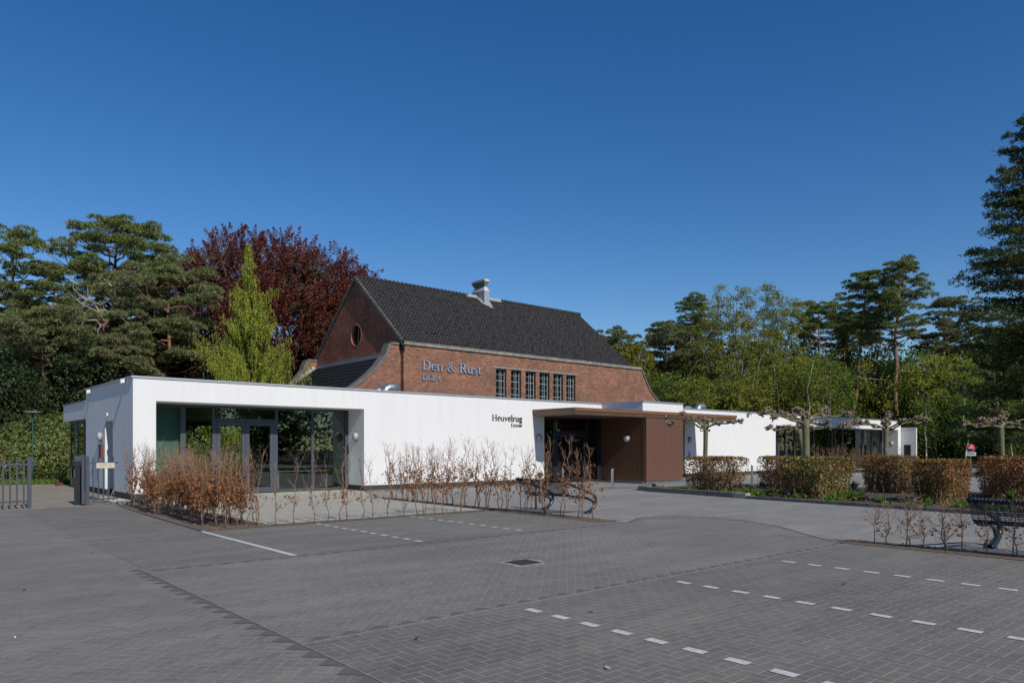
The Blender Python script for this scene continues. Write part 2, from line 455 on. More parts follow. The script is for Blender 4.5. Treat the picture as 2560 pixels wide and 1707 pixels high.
M['bark_dark'] = mat('dark_bark', (0.085, 0.07, 0.055), 0.9, var=0.5, vscale=4, bump=0.8, bscale=14)
M['bark_grey'] = mat('grey_oak_bark', (0.17, 0.155, 0.12), 0.9, var=0.5, vscale=3, bump=0.6, bscale=10)
M['bark_birch'] = mat('white_birch_bark', (0.55, 0.54, 0.48), 0.8, var=0.7, vscale=3, stretch=(1, 1, 4))
M['bark_plane'] = mat('plane_bark', (0.145, 0.14, 0.075), 0.85, var=0.35, vscale=5, bump=0.5, bscale=14)
M['knuckle'] = mat('plane_knuckle_bark', (0.24, 0.19, 0.13), 0.9, var=0.7, vscale=25, bump=0.9, bscale=30)
M['twig'] = mat('beech_twig', (0.26, 0.16, 0.095), 0.85, var=0.4, vscale=15)
M['dead'] = mat('dead_branch', (0.36, 0.29, 0.22), 0.9, var=0.4, vscale=4)
M['needle'] = leafmat('pine_needles', [(0, (0.04, 0.062, 0.02)), (0.5, (0.105, 0.14, 0.04)), (1, (0.22, 0.25, 0.08))], 0.6, 0.25, ((0.17, 0.17, 0.075), 0.5), 0.35, gain=1.5)
M['needle2'] = leafmat('pine_needles_grey', [(0, (0.045, 0.063, 0.024)), (0.5, (0.12, 0.145, 0.055)), (1, (0.24, 0.25, 0.11))], 0.6, 0.25, ((0.2, 0.18, 0.10), 0.5), 0.35, gain=1.4)
M['fir'] = leafmat('fir_needles', [(0, (0.022, 0.038, 0.016)), (0.6, (0.06, 0.085, 0.032)), (1, (0.17, 0.155, 0.04))], 0.5, 0.3, gain=1.3)
M['copper'] = leafmat('copper_beech_leaves', [(0, (0.04, 0.011, 0.010)), (0.5, (0.115, 0.028, 0.022)), (1, (0.23, 0.07, 0.05))], 0.4, 0.3, ((0.15, 0.06, 0.025), 0.55), 0.2, 0.2, gain=1.25)
M['cyp'] = leafmat('weeping_cypress_leaves', [(0, (0.08, 0.10, 0.014)), (0.5, (0.22, 0.25, 0.034)), (1, (0.40, 0.42, 0.075))], 0.6, 0.4, gain=1.25)
M['oak'] = leafmat('spring_oak_leaves', [(0, (0.05, 0.065, 0.012)), (0.5, (0.12, 0.135, 0.022)), (1, (0.24, 0.23, 0.04))], 0.55, 0.45, ((0.15, 0.19, 0.035), 0.5), 0.25, gain=1.9)
M['green'] = leafmat('woodland_leaves', [(0, (0.025, 0.05, 0.01)), (0.5, (0.065, 0.11, 0.018)), (1, (0.15, 0.19, 0.03))], 0.55, 0.45, ((0.14, 0.14, 0.03), 0.6), 0.25, gain=1.8)
M['yellow'] = leafmat('yellow_spring_leaves', [(0, (0.12, 0.12, 0.012)), (0.5, (0.24, 0.22, 0.025)), (1, (0.35, 0.31, 0.04))], 0.55, 0.35)
M['holly'] = leafmat('dark_evergreen_leaves', [(0, (0.01, 0.018, 0.008)), (0.6, (0.022, 0.04, 0.016)), (1, (0.08, 0.095, 0.035))], 0.5, 0.3, None, 1, 0.1, 1.5)
M['brownwood'] = leafmat('brown_understorey_leaves', [(0, (0.025, 0.012, 0.008)), (0.6, (0.06, 0.03, 0.014)), (1, (0.10, 0.06, 0.022))], 0.5, 0.25)
M['rhodo'] = leafmat('rhododendron_leaves', [(0, (0.03, 0.055, 0.014)), (0.5, (0.08, 0.12, 0.026)), (1, (0.18, 0.20, 0.055))], 0.38, 0.2, ((0.2, 0.17, 0.05), 0.35), 0.9, 0.3, 1.35)
M['redfl'] = leafmat('red_flowers', [(0, (0.45, 0.03, 0.03)), (1, (0.7, 0.08, 0.06))], 0.6, 0.3)
M['pinkfl'] = leafmat('pink_flowers', [(0, (0.5, 0.12, 0.3)), (1, (0.75, 0.3, 0.5))], 0.6, 0.3)
M['dry'] = leafmat('dry_beech_leaves', [(0, (0.11, 0.045, 0.02)), (0.5, (0.26, 0.11, 0.045)), (1, (0.42, 0.20, 0.085))], 0.6, 0.4, gain=1.3)
def hedgemat(nm, patch, amt):
    return leafmat(nm, [(0, (0.045, 0.018, 0.010)), (0.4, (0.17, 0.07, 0.025)), (0.75, (0.25, 0.15, 0.05)), (1, (0.38, 0.28, 0.14))], 0.5, 0.4, (patch, amt), 1.6, gain=1.6)
M['hedge'] = hedgemat('hedge_brown_leaves', (0.17, 0.155, 0.03), 0.6)
M['hedgeg'] = leafmat('hedge_olive_leaves', [(0, (0.04, 0.03, 0.012)), (0.4, (0.12, 0.11, 0.025)), (0.75, (0.25, 0.23, 0.05)), (1, (0.45, 0.42, 0.16))], 0.45, 0.35, ((0.20, 0.12, 0.03), 0.8), 1.2, 0.35, 1.25)
M['hedger'] = hedgemat('hedge_red_leaves', (0.20, 0.05, 0.025), 0.6)
M['grass'] = leafmat('bed_plants', [(0, (0.05, 0.10, 0.02)), (0.5, (0.12, 0.2, 0.035)), (1, (0.24, 0.34, 0.07))], 0.5, 0.35)
M['purple'] = leafmat('purple_plants', [(0, (0.04, 0.015, 0.02)), (1, (0.12, 0.05, 0.06))], 0.5, 0.3)
M['rust'] = mat('rust_red_box', (0.12, 0.035, 0.025), 0.6)
M['cream'] = mat('cream_sign', (0.55, 0.48, 0.38), 0.5)
M['ochre'] = mat('sign_text', (0.25, 0.19, 0.12), 0.6)
M['red'] = mat('sign_red', (0.42, 0.015, 0.02), 0.4)
M['plate'] = mat('sign_plate', (0.45, 0.5, 0.55), 0.4)
# ------------------------------------------------------------------ ground
def sheet(name, poly, z, m, holes=None):
    b = MB(); b.face([(x, y, z) for x, y in poly]); return b.build(name, M[m] if isinstance(m, str) else m, kind='structure')
sheet('ground', [(-500, -500), (500, -500), (500, 500), (-500, 500)], -0.02, 'forest')
VL, VR, UB, UE = 10.85, 5.92, 2.72, 12.75          # lane edges, drive edge, end of the bays
sheet('drive_paving', [(-40, -30), (UB, -30), (UB, 24.0), (-40, 24.0)], 0.0, 'pave45')
sheet('beige_path', [(-40, 24.0), (6.5, 24.0), (6.5, 60), (-40, 60)], 0.0, 'path')
sheet('lane_paving', [(UB, VR), (UE, VR), (UE, VL), (UB, VL)], 0.0, 'pave45')
sheet('near_bay_paving', [(UB, -30), (UE + 0.6, -30), (UE + 0.6, VR - 0.4), (UE, VR), (UB, VR)], 0.0, 'pave0')
sheet('far_bay_paving', [(UB, VL), (UE, VL), (UE, 24.0), (UB, 24.0)], 0.0, 'pave0')
# plaza: a curved seam keeps the diagonal bond of the lane running a little way on
seam = [(UE, VR), (13.6, 7.0), (14.6, 8.2), (15.2, 9.4), (15.3, 10.4), (14.7, 11.2), (13.8, 11.4), (UE, VL)]
sheet('lane_paving_end', seam, 0.0, 'pave45')
b = MB()
b.face([(UE, VL, 0), (13.8, 11.4, 0), (14.7, 11.2, 0), (15.3, 10.4, 0), (110, 10.4, 0), (110, 25.6, 0), (UE, 25.6, 0)])
b.face([(15.3, 10.4, 0), (15.2, 9.4, 0), (14.6, 8.2, 0), (13.6, 7.0, 0), (UE, VR, 0), (UE + 0.6, VR - 0.4, 0), (UE + 0.6, -30, 0), (110, -30, 0), (110, 10.4, 0)])
b.build('plaza_paving', M['paverun'], kind='structure')
sheet('rear_yard', [(6.5, 24.0), (UE, 24.0), (UE, 25.6), (110, 25.6), (110, 26), (6.5, 26)], -0.006, 'forest')

# dark corner stones and sandy joint along the bond changes
b = MB(); c = MB()
step = 0.30
u = UB + 0.05
while u < UE + 0.1:
    b.face([(u, VR + 0.012, 0.004), (u + step * 0.97, VR + 0.012, 0.004), (u + step * 0.55, VR + 0.15, 0.004)])
    u += step
u = UB + 0.05
while u < UE + 0.4:
    b.face([(u, VL - 0.012, 0.004), (u + step * 0.4, VL - 0.13, 0.004), (u + step * 0.97, VL - 0.012, 0.004)])
    u += step
v = 0.0
while v < VL:
    b.face([(UB - 0.012, v, 0.004), (UB - 0.012, v + step * 0.97, 0.004), (UB - 0.17, v + step * 0.5, 0.004)])
    v += step
pts = seam[1:-1]
for i in range(len(seam) - 1):
    p = Vector(seam[i]); q = Vector(seam[i + 1]); d = q - p; n = max(1, round(d.length / step)); d /= n
    nn = Vector((d.y, -d.x)).normalized() * -0.13
    for k in range(n):
        a = p + d * k
        b.face([(a.x, a.y, 0.004), (a.x + d.x * .95, a.y + d.y * .95, 0.004), (a.x + d.x * .5 + nn.x, a.y + d.y * .5 + nn.y, 0.004)])
b.build('paving_corner_stones', M['darktri'], kind='structure')
c.box(UB, UE, VR - 0.004, VR + 0.006, 0.001, 0.005)
c.box(UB - 0.006, UB + 0.006, -4, VL, 0.001, 0.0055)
c.box(UB + 0.115, UB + 0.125, -4, VR - 0.01, 0.001, 0.0045)
c.build('sandy_joint_lines', M['jointline'], kind='structure')

# painted bay markings
def dashes(u0, v0, v1, w_=0.1, ln=0.2, per=0.395, du=0.0):
    b = MB(); v_ = v0
    n = int((v0 - v1) / per) + 1
    for i in range(n):
        uu = u0 + du * i / max(1, n - 1); j = RNG.uniform(-.004, .004)
        b.face([(uu - w_ / 2 + j, v_ - ln, 0.006), (uu + w_ / 2 + j, v_ - ln, 0.006), (uu + w_ / 2, v_, 0.006), (uu - w_ / 2, v_, 0.006)])
        v_ -= per
    return b
b = MB()
b.face([(4.83, 10.85, .006), (4.94, 10.85, .006), (4.93, 15.2, .006), (4.84, 15.2, .006)])
b.build('solid_bay_line', M['line'], kind='structure')
for nm, a in (('dashed_bay_line', (7.33, 15.15, 11.0)), ('dashed_bay_line', (9.86, 15.3, 11.3)), ('dashed_bay_line', (5.09, 5.68, -6)),
              ('dashed_bay_line', (7.56, 5.62, -6)), ('dashed_bay_line', (10.1, 5.62, -6))):
    dashes(*a).build(nm, M['line'], kind='structure')

# terraces, beds
sheet('concrete_terrace', [(6.4, 15.55), (12.3, 15.55), (12.5, 21), (13.9, 24.7), (14.26, 25.4), (14.26, 26.7), (6.73, 26.7), (6.73, 25.4), (6.4, 25.3)], 0.012, 'terrace')
sheet('far_concrete_terrace', [(44.0, 19.4), (66, 19.4), (66, 25.4), (64.25, 25.4), (64.25, 26.7), (44.8, 26.7), (44.8, 25.4), (44.0, 25.4)], 0.012, 'terrace')
def soilbed(name, poly, m='soil', z=0.035, sub=0.12):
    # gently lumpy bed
    xs = [p[0] for p in poly]; ys = [p[1] for p in poly]
    b = MB(); b.face([(x, y, 0.008) for x, y in poly]); b.build(name, M[m], kind='structure')
    n = int((max(xs) - min(xs)) * (max(ys) - min(ys)) * 26)
    n = min(n, 5200)
    C = []
    def inside(x, y):
        r = False; j = len(poly) - 1
        for i in range(len(poly)):
            xi, yi = poly[i]; xj, yj = poly[j]
            if (yi > y) != (yj > y) and x < (xj - xi) * (y - yi) / (yj - yi) + xi: r = not r
            j = i
        return r
    for _ in range(n):
        x = RNG.uniform(min(xs), max(xs)); y = RNG.uniform(min(ys), max(ys))
        if inside(x, y): C.append((x, y, 0.012))
    return C
def clods(name, C, m, s0=0.02, s1=0.06):
    b = MB()
    for x, y, z in C:
        s = RNG.uniform(s0, s1); a = RNG.uniform(0, 6.28)
        p = [(x + s * math.cos(a + t) * RNG.uniform(.6, 1.2), y + s * math.sin(a + t) * RNG.uniform(.6, 1.2), z - 0.01) for t in (0, 1.57, 3.14, 4.71)]
        top = (x, y, z + s * RNG.uniform(.3, .8))
        for i in range(4): b.face([p[i], p[(i + 1) % 4], top])
    b.build(name, m, kind='stuff', label='small clods of loose bark and earth on the planting bed', cat='soil')
beds = []
beds += soilbed('hedge_bed', [(5.0, 15.22), (12.85, 15.25), (12.85, 15.62), (6.5, 15.62), (6.45, 23.6), (5.3, 23.6), (5.12, 19)])
beds += soilbed('hedge_bed', [(12.3, 11.35), (12.55, 11.1), (12.85, 11.2), (12.95, 15.25), (13.0, 21.5), (12.45, 21.5), (12.35, 15.7)], z=0.04)
beds += soilbed('hedge_bed', [(12.85, 5.9), (13.1, 6.25), (13.45, 6.1), (13.5, -6), (12.85, -6)])
clods('loose_soil', beds, M['soil'], 0.015, 0.05)
KERB = [(24.4, 19.6), (23.2, 18.9), (22.55, 18.2), (21.9, 14.4), (21.5, 11), (20.95, 6.4), (20.5, 2), (20.1, -6)]
ISL = KERB + [(31.5, -6), (31.8, 8), (31.6, 18.0), (30, 19.6)]
isl = soilbed('planting_island', ISL, 'mulch')
clods('island_mulch', isl, M['mulch'], 0.02, 0.06)
# island kerb: taller pale granite start, then a low concrete edge
def kerbline(name, pts, w_, h, m, label, cat='kerb', gap=0.0):
    b = MB()
    for i in range(len(pts) - 1):
        p = Vector(pts[i]); q = Vector(pts[i + 1]); L = (q - p).length; n = max(1, round(L / 1.0)); d = (q - p) / n
        nn = Vector((-d.y, d.x)).normalized() * w_
        for k in range(n):
            a = p + d * (k + 0.004); e = p + d * (k + 0.996)
            h2 = h + RNG.uniform(-.004, .004)
            b.prism([(a.x, a.y), (e.x, e.y), (e.x - nn.x, e.y - nn.y), (a.x - nn.x, a.y - nn.y)], 'z', -0.01, h2)
    return b.build(name, M[m], label=label, cat=cat)
kerbline('granite_kerb', [(25.0, 19.9), (23.9, 19.5), (22.9, 18.9), (22.45, 17.9), (21.85, 14.0)], -0.22, 0.17, 'kerb', 'taller grey kerb of long blocks at the entrance end of the planting island')
kerbline('kerb_end_block', [(21.83, 13.96), (21.74, 13.4)], -0.24, 0.172, 'kerbl', 'single pale concrete block ending the taller kerb')
kerbline('low_kerb', [(21.74, 13.38), (21.4, 10.4), (20.9, 6.2), (20.45, 1.5), (20.1, -6)], -0.14, 0.10, 'kerb', 'low dark concrete kerb along the front of the planting island')
kerbline('bed_edging', [(5.3, 23.7), (5.05, 19.2), (4.93, 15.15)], 0.06, 0.03, 'kerb', 'thin flush concrete edging between the drive and the brown hedge bed')
kerbline('wall_kerb', [(5.25, 24.0), (6.9, 24.0), (6.9, 24.9)], 0.08, 0.11, 'kerb', 'short dark kerb round the gravel at the corner of the white building')
kerbline('side_kerb', [(5.2, 26.2), (5.2, 27.6)], 0.1, 0.1, 'kerb', 'little dark kerb stub beside the gate on the beige path')
kerbline('facade_kerb', [(13.95, 24.75), (16, 24.75), (23.8, 24.75)], 0.07, 0.07, 'kerb', 'long thin kerb below the white wall between terrace and entrance')
kerbline('far_facade_kerb', [(34.9, 24.75), (44.6, 24.75)], 0.07, 0.07, 'kerb', 'long thin kerb below the white wall right of the entrance')
kerbline('entrance_kerb', [(27.2, 25.3), (27.2, 22.1), (31.6, 22.1)], 0.1, 0.10, 'bluestone', 'blue-grey stone kerb round the brown entrance block')
sheet('gravel_strip', [(5.4, 24.1), (6.8, 24.1), (6.8, 24.95), (6.05, 25.4), (6.0, 28), (5.4, 28)], 0.02, 'gravel')
sheet('gravel_strip', [(14.3, 24.85), (23.8, 24.85), (23.8, 25.43), (14.3, 25.43)], 0.02, 'gravel')
sheet('gravel_strip', [(34.9, 24.85), (44.6, 24.85), (44.6, 25.43), (34.9, 25.43)], 0.02, 'gravel')
sheet('gravel_strip', [(27.3, 25.3), (27.3, 22.2), (31.5, 22.2), (31.5, 25.3)], 0.03, 'gravel')

# drain
t = empty('drain_cover', (7.12, 8.02, 0), 0, 'rusty square drain grate set in the lane paving', 'drain')
b = MB(); s = 0.17
for i in range(5):
    y0 = -s + 0.03 + i * 0.064; b.box(-s + .02, s - .02, y0, y0 + 0.03, 0.004, 0.012)
b.build('grate', M['iron'], t)
b = MB(); b.box(-s - .02, s + .02, -s - .02, -s + .01, 0.003, 0.013); b.box(-s - .02, s + .02, s - .01, s + .02, 0.003, 0.013)
b.box(-s - .02, -s + .01, -s + .01, s - .01, 0.003, 0.013); b.box(s - .01, s + .02, -s + .01, s - .01, 0.003, 0.013); b.build('rim', M['iron'], t)
b = MB(); b.face([(-s, -s, .0025), (s, -s, .0025), (s, s, .0025), (-s, s, .0025)]); b.build('pit', M['black'], t)
b = MB(); pts = []
for i in range(28):
    a = 2 * math.pi * i / 28
    r_ = (0.27 if i % 7 else 0.34) * RNG.uniform(.85, 1.2) / max(abs(math.cos(a)), abs(math.sin(a))) ** 0.9
    pts.append((7.12 + r_ * math.cos(a), 8.02 + r_ * math.sin(a), 0.0022))
b.face(pts); b.build('sand_patch', M['sand'], kind='structure')

# ------------------------------------------------------------------ white building
WB = empty('white_building', (6.05, 25.4, 0), 0, 'long low white rendered building with flat roof, glazed recesses and brown entrance', 'building')
def wb(b, name, m, par=None, **kw):
    o = b.build(name, M[m] if isinstance(m, str) else m, **kw)
    par = par or WB
    o.parent = par
    base = Vector(WB.location)
    o.location = -base if par is WB else (0, 0, 0)
    return o
TOP = 3.9; V0 = 25.4; VB = 25.8; SOF = 3.19; VG = 26.67
UR0, UR1 = 6.73, 14.26          # left recess
UE0, UE1 = 23.86, 34.9          # entrance opening
UF0, UF1 = 44.8, 64.25          # far recess
b = MB()
b.box(6.05, UR0, V0, 26.9, 0.22, TOP)
b.box(UR0, UR1, V0, VB, SOF, TOP)
b.box(UR1, UE0, V0, VB, 0.22, TOP)
b.box(UR1, UR1 + .35, VB, 26.9, 0.22, SOF + .2)
b.box(UE0, 27.9, V0, VB, 3.25, TOP); b.box(27.9, 31.1, V0 + .01, VB, 3.25, TOP)
b.box(31.1, UE1, V0, VB, 3.25, TOP)
b.box(UE1, UF0, V0, VB, 0.22, TOP)
b.box(UF0 - .35, UF0, VB, 26.9, 0.22, SOF + .2)
b.box(UF0, UF1, V0, VB, SOF, TOP)
b.box(UF1, 64.8, V0, 26.9, 0.22, TOP)
wb(b, 'front_wall', 'render')
for a_, c__ in ((UR0, UR1), (UF0, UF1)):
    b = MB(); b.box(a_, c__, VB, 26.9, SOF, SOF + .2); wb(b, 'recess_ceiling', 'render')
b = MB()
b.box(6.05, 6.4, 26.9, 28.05, 0.22, TOP); b.box(6.05, 6.4, 29.2, 32.4, 0.22, TOP); b.box(6.05, 6.4, 28.05, 29.2, 2.62, TOP)
wb(b, 'side_wall', 'render')
b = MB(); b.box(27.9, 31.1, 22.76, 25.4, 3.46, TOP)
wb(b, 'entrance_parapet', 'render')
b = MB(); b.box(64.82, 64.98, 24.2, 31, 0.22, 3.33)
wb(b, 'end_block', 'render')
b = MB(); b.box(64.79, 64.815, 24.62, 25.15, 0.22, 1.95); wb(b, 'end_block_door', 'dframe')
b = MB()
b.box(6.05, 6.45, 32.4, 37, 2.82, 3.47)
wb(b, 'side_fascia', 'render')
for bx in ([(6.08, UR0, V0 + .03, 26.8), (6.08, 6.35, 26.8, 28.05)], [(6.08, 6.35, 29.2, 32.4)], [(UR1 + .0, UE0 - .03, V0 + .03, VB), (UR1 + .03, UR1 + .3, VB, 26.8)],
           [(UE1 + .03, UF0, V0 + .03, VB)], [(UF1 + .03, 64.7, V0 + .03, 26.8)], [(64.85, 64.95, 24.23, 31)]):
    b = MB()
    for q_ in bx: b.box(*q_, 0, .22)
    wb(b, 'plinth', 'plinth')
b = MB()
b.box(6.0, 27.87, V0 - .035, 25.9, TOP, TOP + .065); b.box(27.87, 31.13, 22.72, 25.9, TOP, TOP + .065); b.box(31.13, 64.85, V0 - .035, 25.9, TOP, TOP + .065)
b.box(6.0, 6.45, 25.9, 32.42, TOP, TOP + .065)
b.box(6.02, 6.5, 32.425, 37.03, 3.47, 3.53); b.box(64.79, 65.01, 24.17, 31, 3.33, 3.39)
wb(b, 'parapet_cap', 'cap')
b = MB(); b.box(6.46, 64.7, 25.95, 31.5, 3.55, 3.62); b.box(6.46, 23.0, 31.5, 36.9, 3.30, 3.37)
wb(b, 'flat_roof', 'copingd')
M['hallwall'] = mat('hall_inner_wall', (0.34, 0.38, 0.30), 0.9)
# interior rooms
b = MB()
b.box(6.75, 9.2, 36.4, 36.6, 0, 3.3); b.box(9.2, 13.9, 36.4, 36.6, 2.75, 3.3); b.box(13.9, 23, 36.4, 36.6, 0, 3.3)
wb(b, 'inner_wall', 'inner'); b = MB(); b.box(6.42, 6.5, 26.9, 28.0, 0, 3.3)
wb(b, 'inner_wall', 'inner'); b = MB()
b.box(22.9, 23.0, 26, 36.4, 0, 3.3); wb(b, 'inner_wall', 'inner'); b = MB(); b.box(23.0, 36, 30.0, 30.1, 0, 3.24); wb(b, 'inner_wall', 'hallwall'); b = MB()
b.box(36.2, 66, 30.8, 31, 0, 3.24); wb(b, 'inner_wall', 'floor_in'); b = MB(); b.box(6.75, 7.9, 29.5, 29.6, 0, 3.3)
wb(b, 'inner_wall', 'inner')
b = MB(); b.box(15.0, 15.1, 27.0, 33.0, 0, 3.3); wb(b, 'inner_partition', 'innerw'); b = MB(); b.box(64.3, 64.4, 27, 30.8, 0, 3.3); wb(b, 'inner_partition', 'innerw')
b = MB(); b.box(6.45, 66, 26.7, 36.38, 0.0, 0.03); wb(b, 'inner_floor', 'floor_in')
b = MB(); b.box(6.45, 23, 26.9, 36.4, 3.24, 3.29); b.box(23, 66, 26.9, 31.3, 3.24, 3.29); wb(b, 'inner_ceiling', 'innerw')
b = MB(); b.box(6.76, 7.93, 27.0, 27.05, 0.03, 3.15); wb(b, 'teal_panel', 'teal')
# a curved pale reception bulkhead over the door and a long table
b = MB(); b.prism([(9.0 + 2.4 * math.cos(a) + 1.3, 29.5 + 1.2 * math.sin(a)) for a in np.linspace(0, 2 * math.pi, 28)[:-1]], 'z', 2.75, 2.88); wb(b, 'round_ceiling_disc', 'yellowish' if 'yellowish' in M else 'innerw')
b = MB(); b.box(12.0, 14.4, 28.4, 29.2, 0.72, 0.76); b.box(12.1, 12.16, 28.5, 28.56, .03, .72); b.box(14.2, 14.26, 28.5, 28.56, .03, .72); b.box(12.1, 12.16, 29.05, 29.1, .03, .72); b.box(14.2, 14.26, 29.05, 29.1, .03, .72)
t = empty('long_table', (0, 0, 0), 0, 'plain wooden table seen through the right panes of the left glazing', 'table')
b.build('table_body', M['kerbl'], t)

# left glazing ------------------------------------------------------------
def glazing(U0_, U1_, v, z0, z1, mull, m='frame', fd=0.06):
    """outer frame plus mullions; mull = list of (u0,u1)"""
    b = MB()
    b.box(U0_, U1_, v, v + fd, z1 - .09, z1); b.box(U0_, U1_, v, v + fd, z0, z0 + .09)
    for a, c_ in mull: b.box(a, c_, v - .012, v + fd, z0 + .091, z1 - .091)
    return b
mu = [(U(451, VG), U(464, VG)), (U(530.5, VG), U(536.3, VG)), (U(688, VG), U(694, VG)), (U(778.5, VG), U(784, VG)), (U(863, VG), UR1)]
z0, z1 = 0.03, SOF
t = wb(glazing(UR0, UR1, VG, z0, z1, mu), 'left_window', 'frame')
edges = [UR0] + [x for p_ in mu for x in p_]
b = MB()
ps_ = [(UR0, mu[0][0]), (mu[0][1], mu[1][0]), (mu[2][1], mu[3][0]), (mu[3][1], mu[4][0])]
for a, c_ in ps_:
    q = MB(); q.box(a, c_, VG + .025, VG + .033, z0 + .09, z1 - .09); wb(q, 'pane', 'glass', t)
q = MB(); q.box(mu[1][1], mu[2][0], VG + .025, VG + .033, 2.75, z1 - .09); wb(q, 'pane', 'glass', t)
def double_door(name, ul, ur, v, zt, m, split=None, stile=.15, gm='glass', parent=None):
    d = MB(); d.box(ul, ur, v - .01, v + .06, zt - .09, zt + .0)
    d.box(ul, ul + .07, v - .01, v + .06, .03, zt - .09); d.box(ur - .07, ur, v - .01, v + .06, .03, zt - .09)
    D_ = wb(d, name, m)
    um = split or (ul + ur) / 2
    for a, c_, hs in ((ul + .075, um - .006, 1), (um + .006, ur - .075, -1)):
        q = MB(); s = stile
        q.box(a, a + s, v - .02, v + .05, .05, zt - .1); q.box(c_ - s, c_, v - .02, v + .05, .05, zt - .1)
        q.box(a + s, c_ - s, v - .02, v + .05, zt - .1 - s, zt - .1); q.box(a + s, c_ - s, v - .02, v + .05, .05, .05 + s * 1.3)
        L = wb(q, 'door_leaf', m, D_)
        q = MB(); q.box(a + s, c_ - s, v + .01, v + .018, .05 + s * 1.3, zt - .1 - s); wb(q, 'door_glass', gm, D_)
    q = MB(); q.tube([(um + .05, v - .07, 1.0), (um + .2, v - .07, 1.0)], .012, 8); q.tube([(um + .06, v - .07, 1.0), (um + .06, v - .02, 1.0)], .012, 8)
    wb(q, 'handle', 'dframe', D_)
    return D_
dl, dr = mu[1][1], mu[2][0]
double_door('glass_double_door', dl, dr, VG, 2.72, 'frame', split=U(614, VG), stile=.13)

# entrance glazing ------------------------------------------------------------
VE = 25.72
e = [U(x, VE) for x in (1361, 1382.5, 1387, 1464.5, 1470.5, 1493)]
b = MB(); b.box(UE0, 28.2, VE, VE + .06, 3.10, 3.19)
b.box(e[1], e[2], VE - .01, VE + .06, .03, 3.10); b.box(e[3], e[4], VE - .01, VE + .06, .03, 3.10); b.box(e[5], 28.19, VE - .01, VE + .06, .03, 3.10)
b.box(e[2], e[3], VE, VE + .06, 2.42, 2.5)
t = wb(b, 'entrance_window', 'dframe')
for a, c_, za, zb in ((UE0, e[1], .03, 3.1), (e[2], e[3], 2.5, 3.1), (e[4], e[5], .03, 3.1)):
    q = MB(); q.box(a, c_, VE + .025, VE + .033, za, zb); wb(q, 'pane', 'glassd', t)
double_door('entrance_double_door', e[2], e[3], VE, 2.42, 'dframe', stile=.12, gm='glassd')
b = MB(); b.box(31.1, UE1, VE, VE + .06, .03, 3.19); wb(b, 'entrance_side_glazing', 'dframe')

# brown entrance block + canopy
b = MB(); b.box(28.2, 28.24, 22.95, 25.7, 0.08, 3.16)
for i in range(19):
    y_ = 22.97 + i * 0.145; b.box(28.185, 28.2, y_, y_ + .132, 0.08, 3.16)
wb(b, 'cladding_side', 'wood')
b = MB(); b.box(28.17, 29.02, 22.76, 22.95, 0.08, 3.3); wb(b, 'cladding_front', 'wood2')
b = MB(); b.box(29.026, 31.1, 22.765, 22.95, 0.08, 3.3); b.box(31.08, 31.1, 22.95, 25.4, 0.08, 3.3); wb(b, 'cladding_front', 'wood2')
b = MB(); b.box(28.2, 31.05, 22.86, 25.35, 0.0, 0.08); wb(b, 'entrance_base', 'bluestone')
b = MB()
cu0, cu1, cv0 = 23.1, 35.8, 22.6
b.box(cu0, cu1, cv0, V0 - .002, 3.33, 3.45)
cn = wb(b, 'canopy', 'fascia')
i_ = .13
b = MB()
# sloping under-edges (left, front in two runs, right)
for P_ in ([(cu0 + .02, cv0 + .02, 3.33), (cu0 + .02, V0 - .003, 3.33), (cu0 + i_, V0 - .003, 3.16), (cu0 + i_, cv0 + i_, 3.16)],
           [(cu0 + .02, cv0 + .02, 3.33), (cu0 + i_, cv0 + i_, 3.16), (cu1 - i_, cv0 + i_, 3.16), (cu1 - .02, cv0 + .02, 3.33)],
           [(cu1 - .02, cv0 + .02, 3.33), (cu1 - i_, cv0 + i_, 3.16), (cu1 - i_, V0 - .003, 3.16), (cu1 - .02, V0 - .003, 3.33)]):
    b.face(P_)
wb(b, 'canopy_edge', 'fascia2', cn)
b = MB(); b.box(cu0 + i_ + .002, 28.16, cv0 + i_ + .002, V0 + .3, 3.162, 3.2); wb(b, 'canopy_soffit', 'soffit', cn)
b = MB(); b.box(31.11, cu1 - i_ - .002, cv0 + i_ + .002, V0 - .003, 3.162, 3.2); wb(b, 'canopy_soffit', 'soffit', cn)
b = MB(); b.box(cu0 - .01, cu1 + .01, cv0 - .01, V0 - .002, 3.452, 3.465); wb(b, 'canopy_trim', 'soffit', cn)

# far glazing
fm = [(UF0 + .0, U(1946, VG)), (U(1962, VG), U(1965, VG)), (U(1985, VG), U(1990, VG)), (U(2032, VG), U(2037, VG)), (U(2078, VG), U(2083, VG)), (U(2104, VG), U(2109, VG)), (U(2155, VG), U(2160, VG)), (U(2178, VG), U(2181.5, VG)), (U(2201, VG), UF1)]
t = wb(glazing(UF0, UF1, VG, .03, SOF, fm, 'dframe'), 'far_window', 'dframe')
for i in range(len(fm) - 1):
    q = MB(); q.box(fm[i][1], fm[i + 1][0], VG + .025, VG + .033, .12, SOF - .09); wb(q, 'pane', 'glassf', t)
b = MB()
for x in (1944, 1964, 1984):
    uu = U(x, VG); b.box(uu, uu + .16, VG - .03, VG - .013, .1, 2.05)
wb(b, 'door_stile', 'frame', t)
# side door in the left wall
b = MB(); b.box(6.3, 6.36, 28.06, 29.19, .22, 2.6); d = wb(b, 'side_door', 'dframe')
b = MB(); b.tube([(6.28, 28.25, 1.1), (6.2, 28.25, 1.1), (6.2, 28.4, 1.1)], .012, 6); wb(b, 'handle', 'dframe', d)
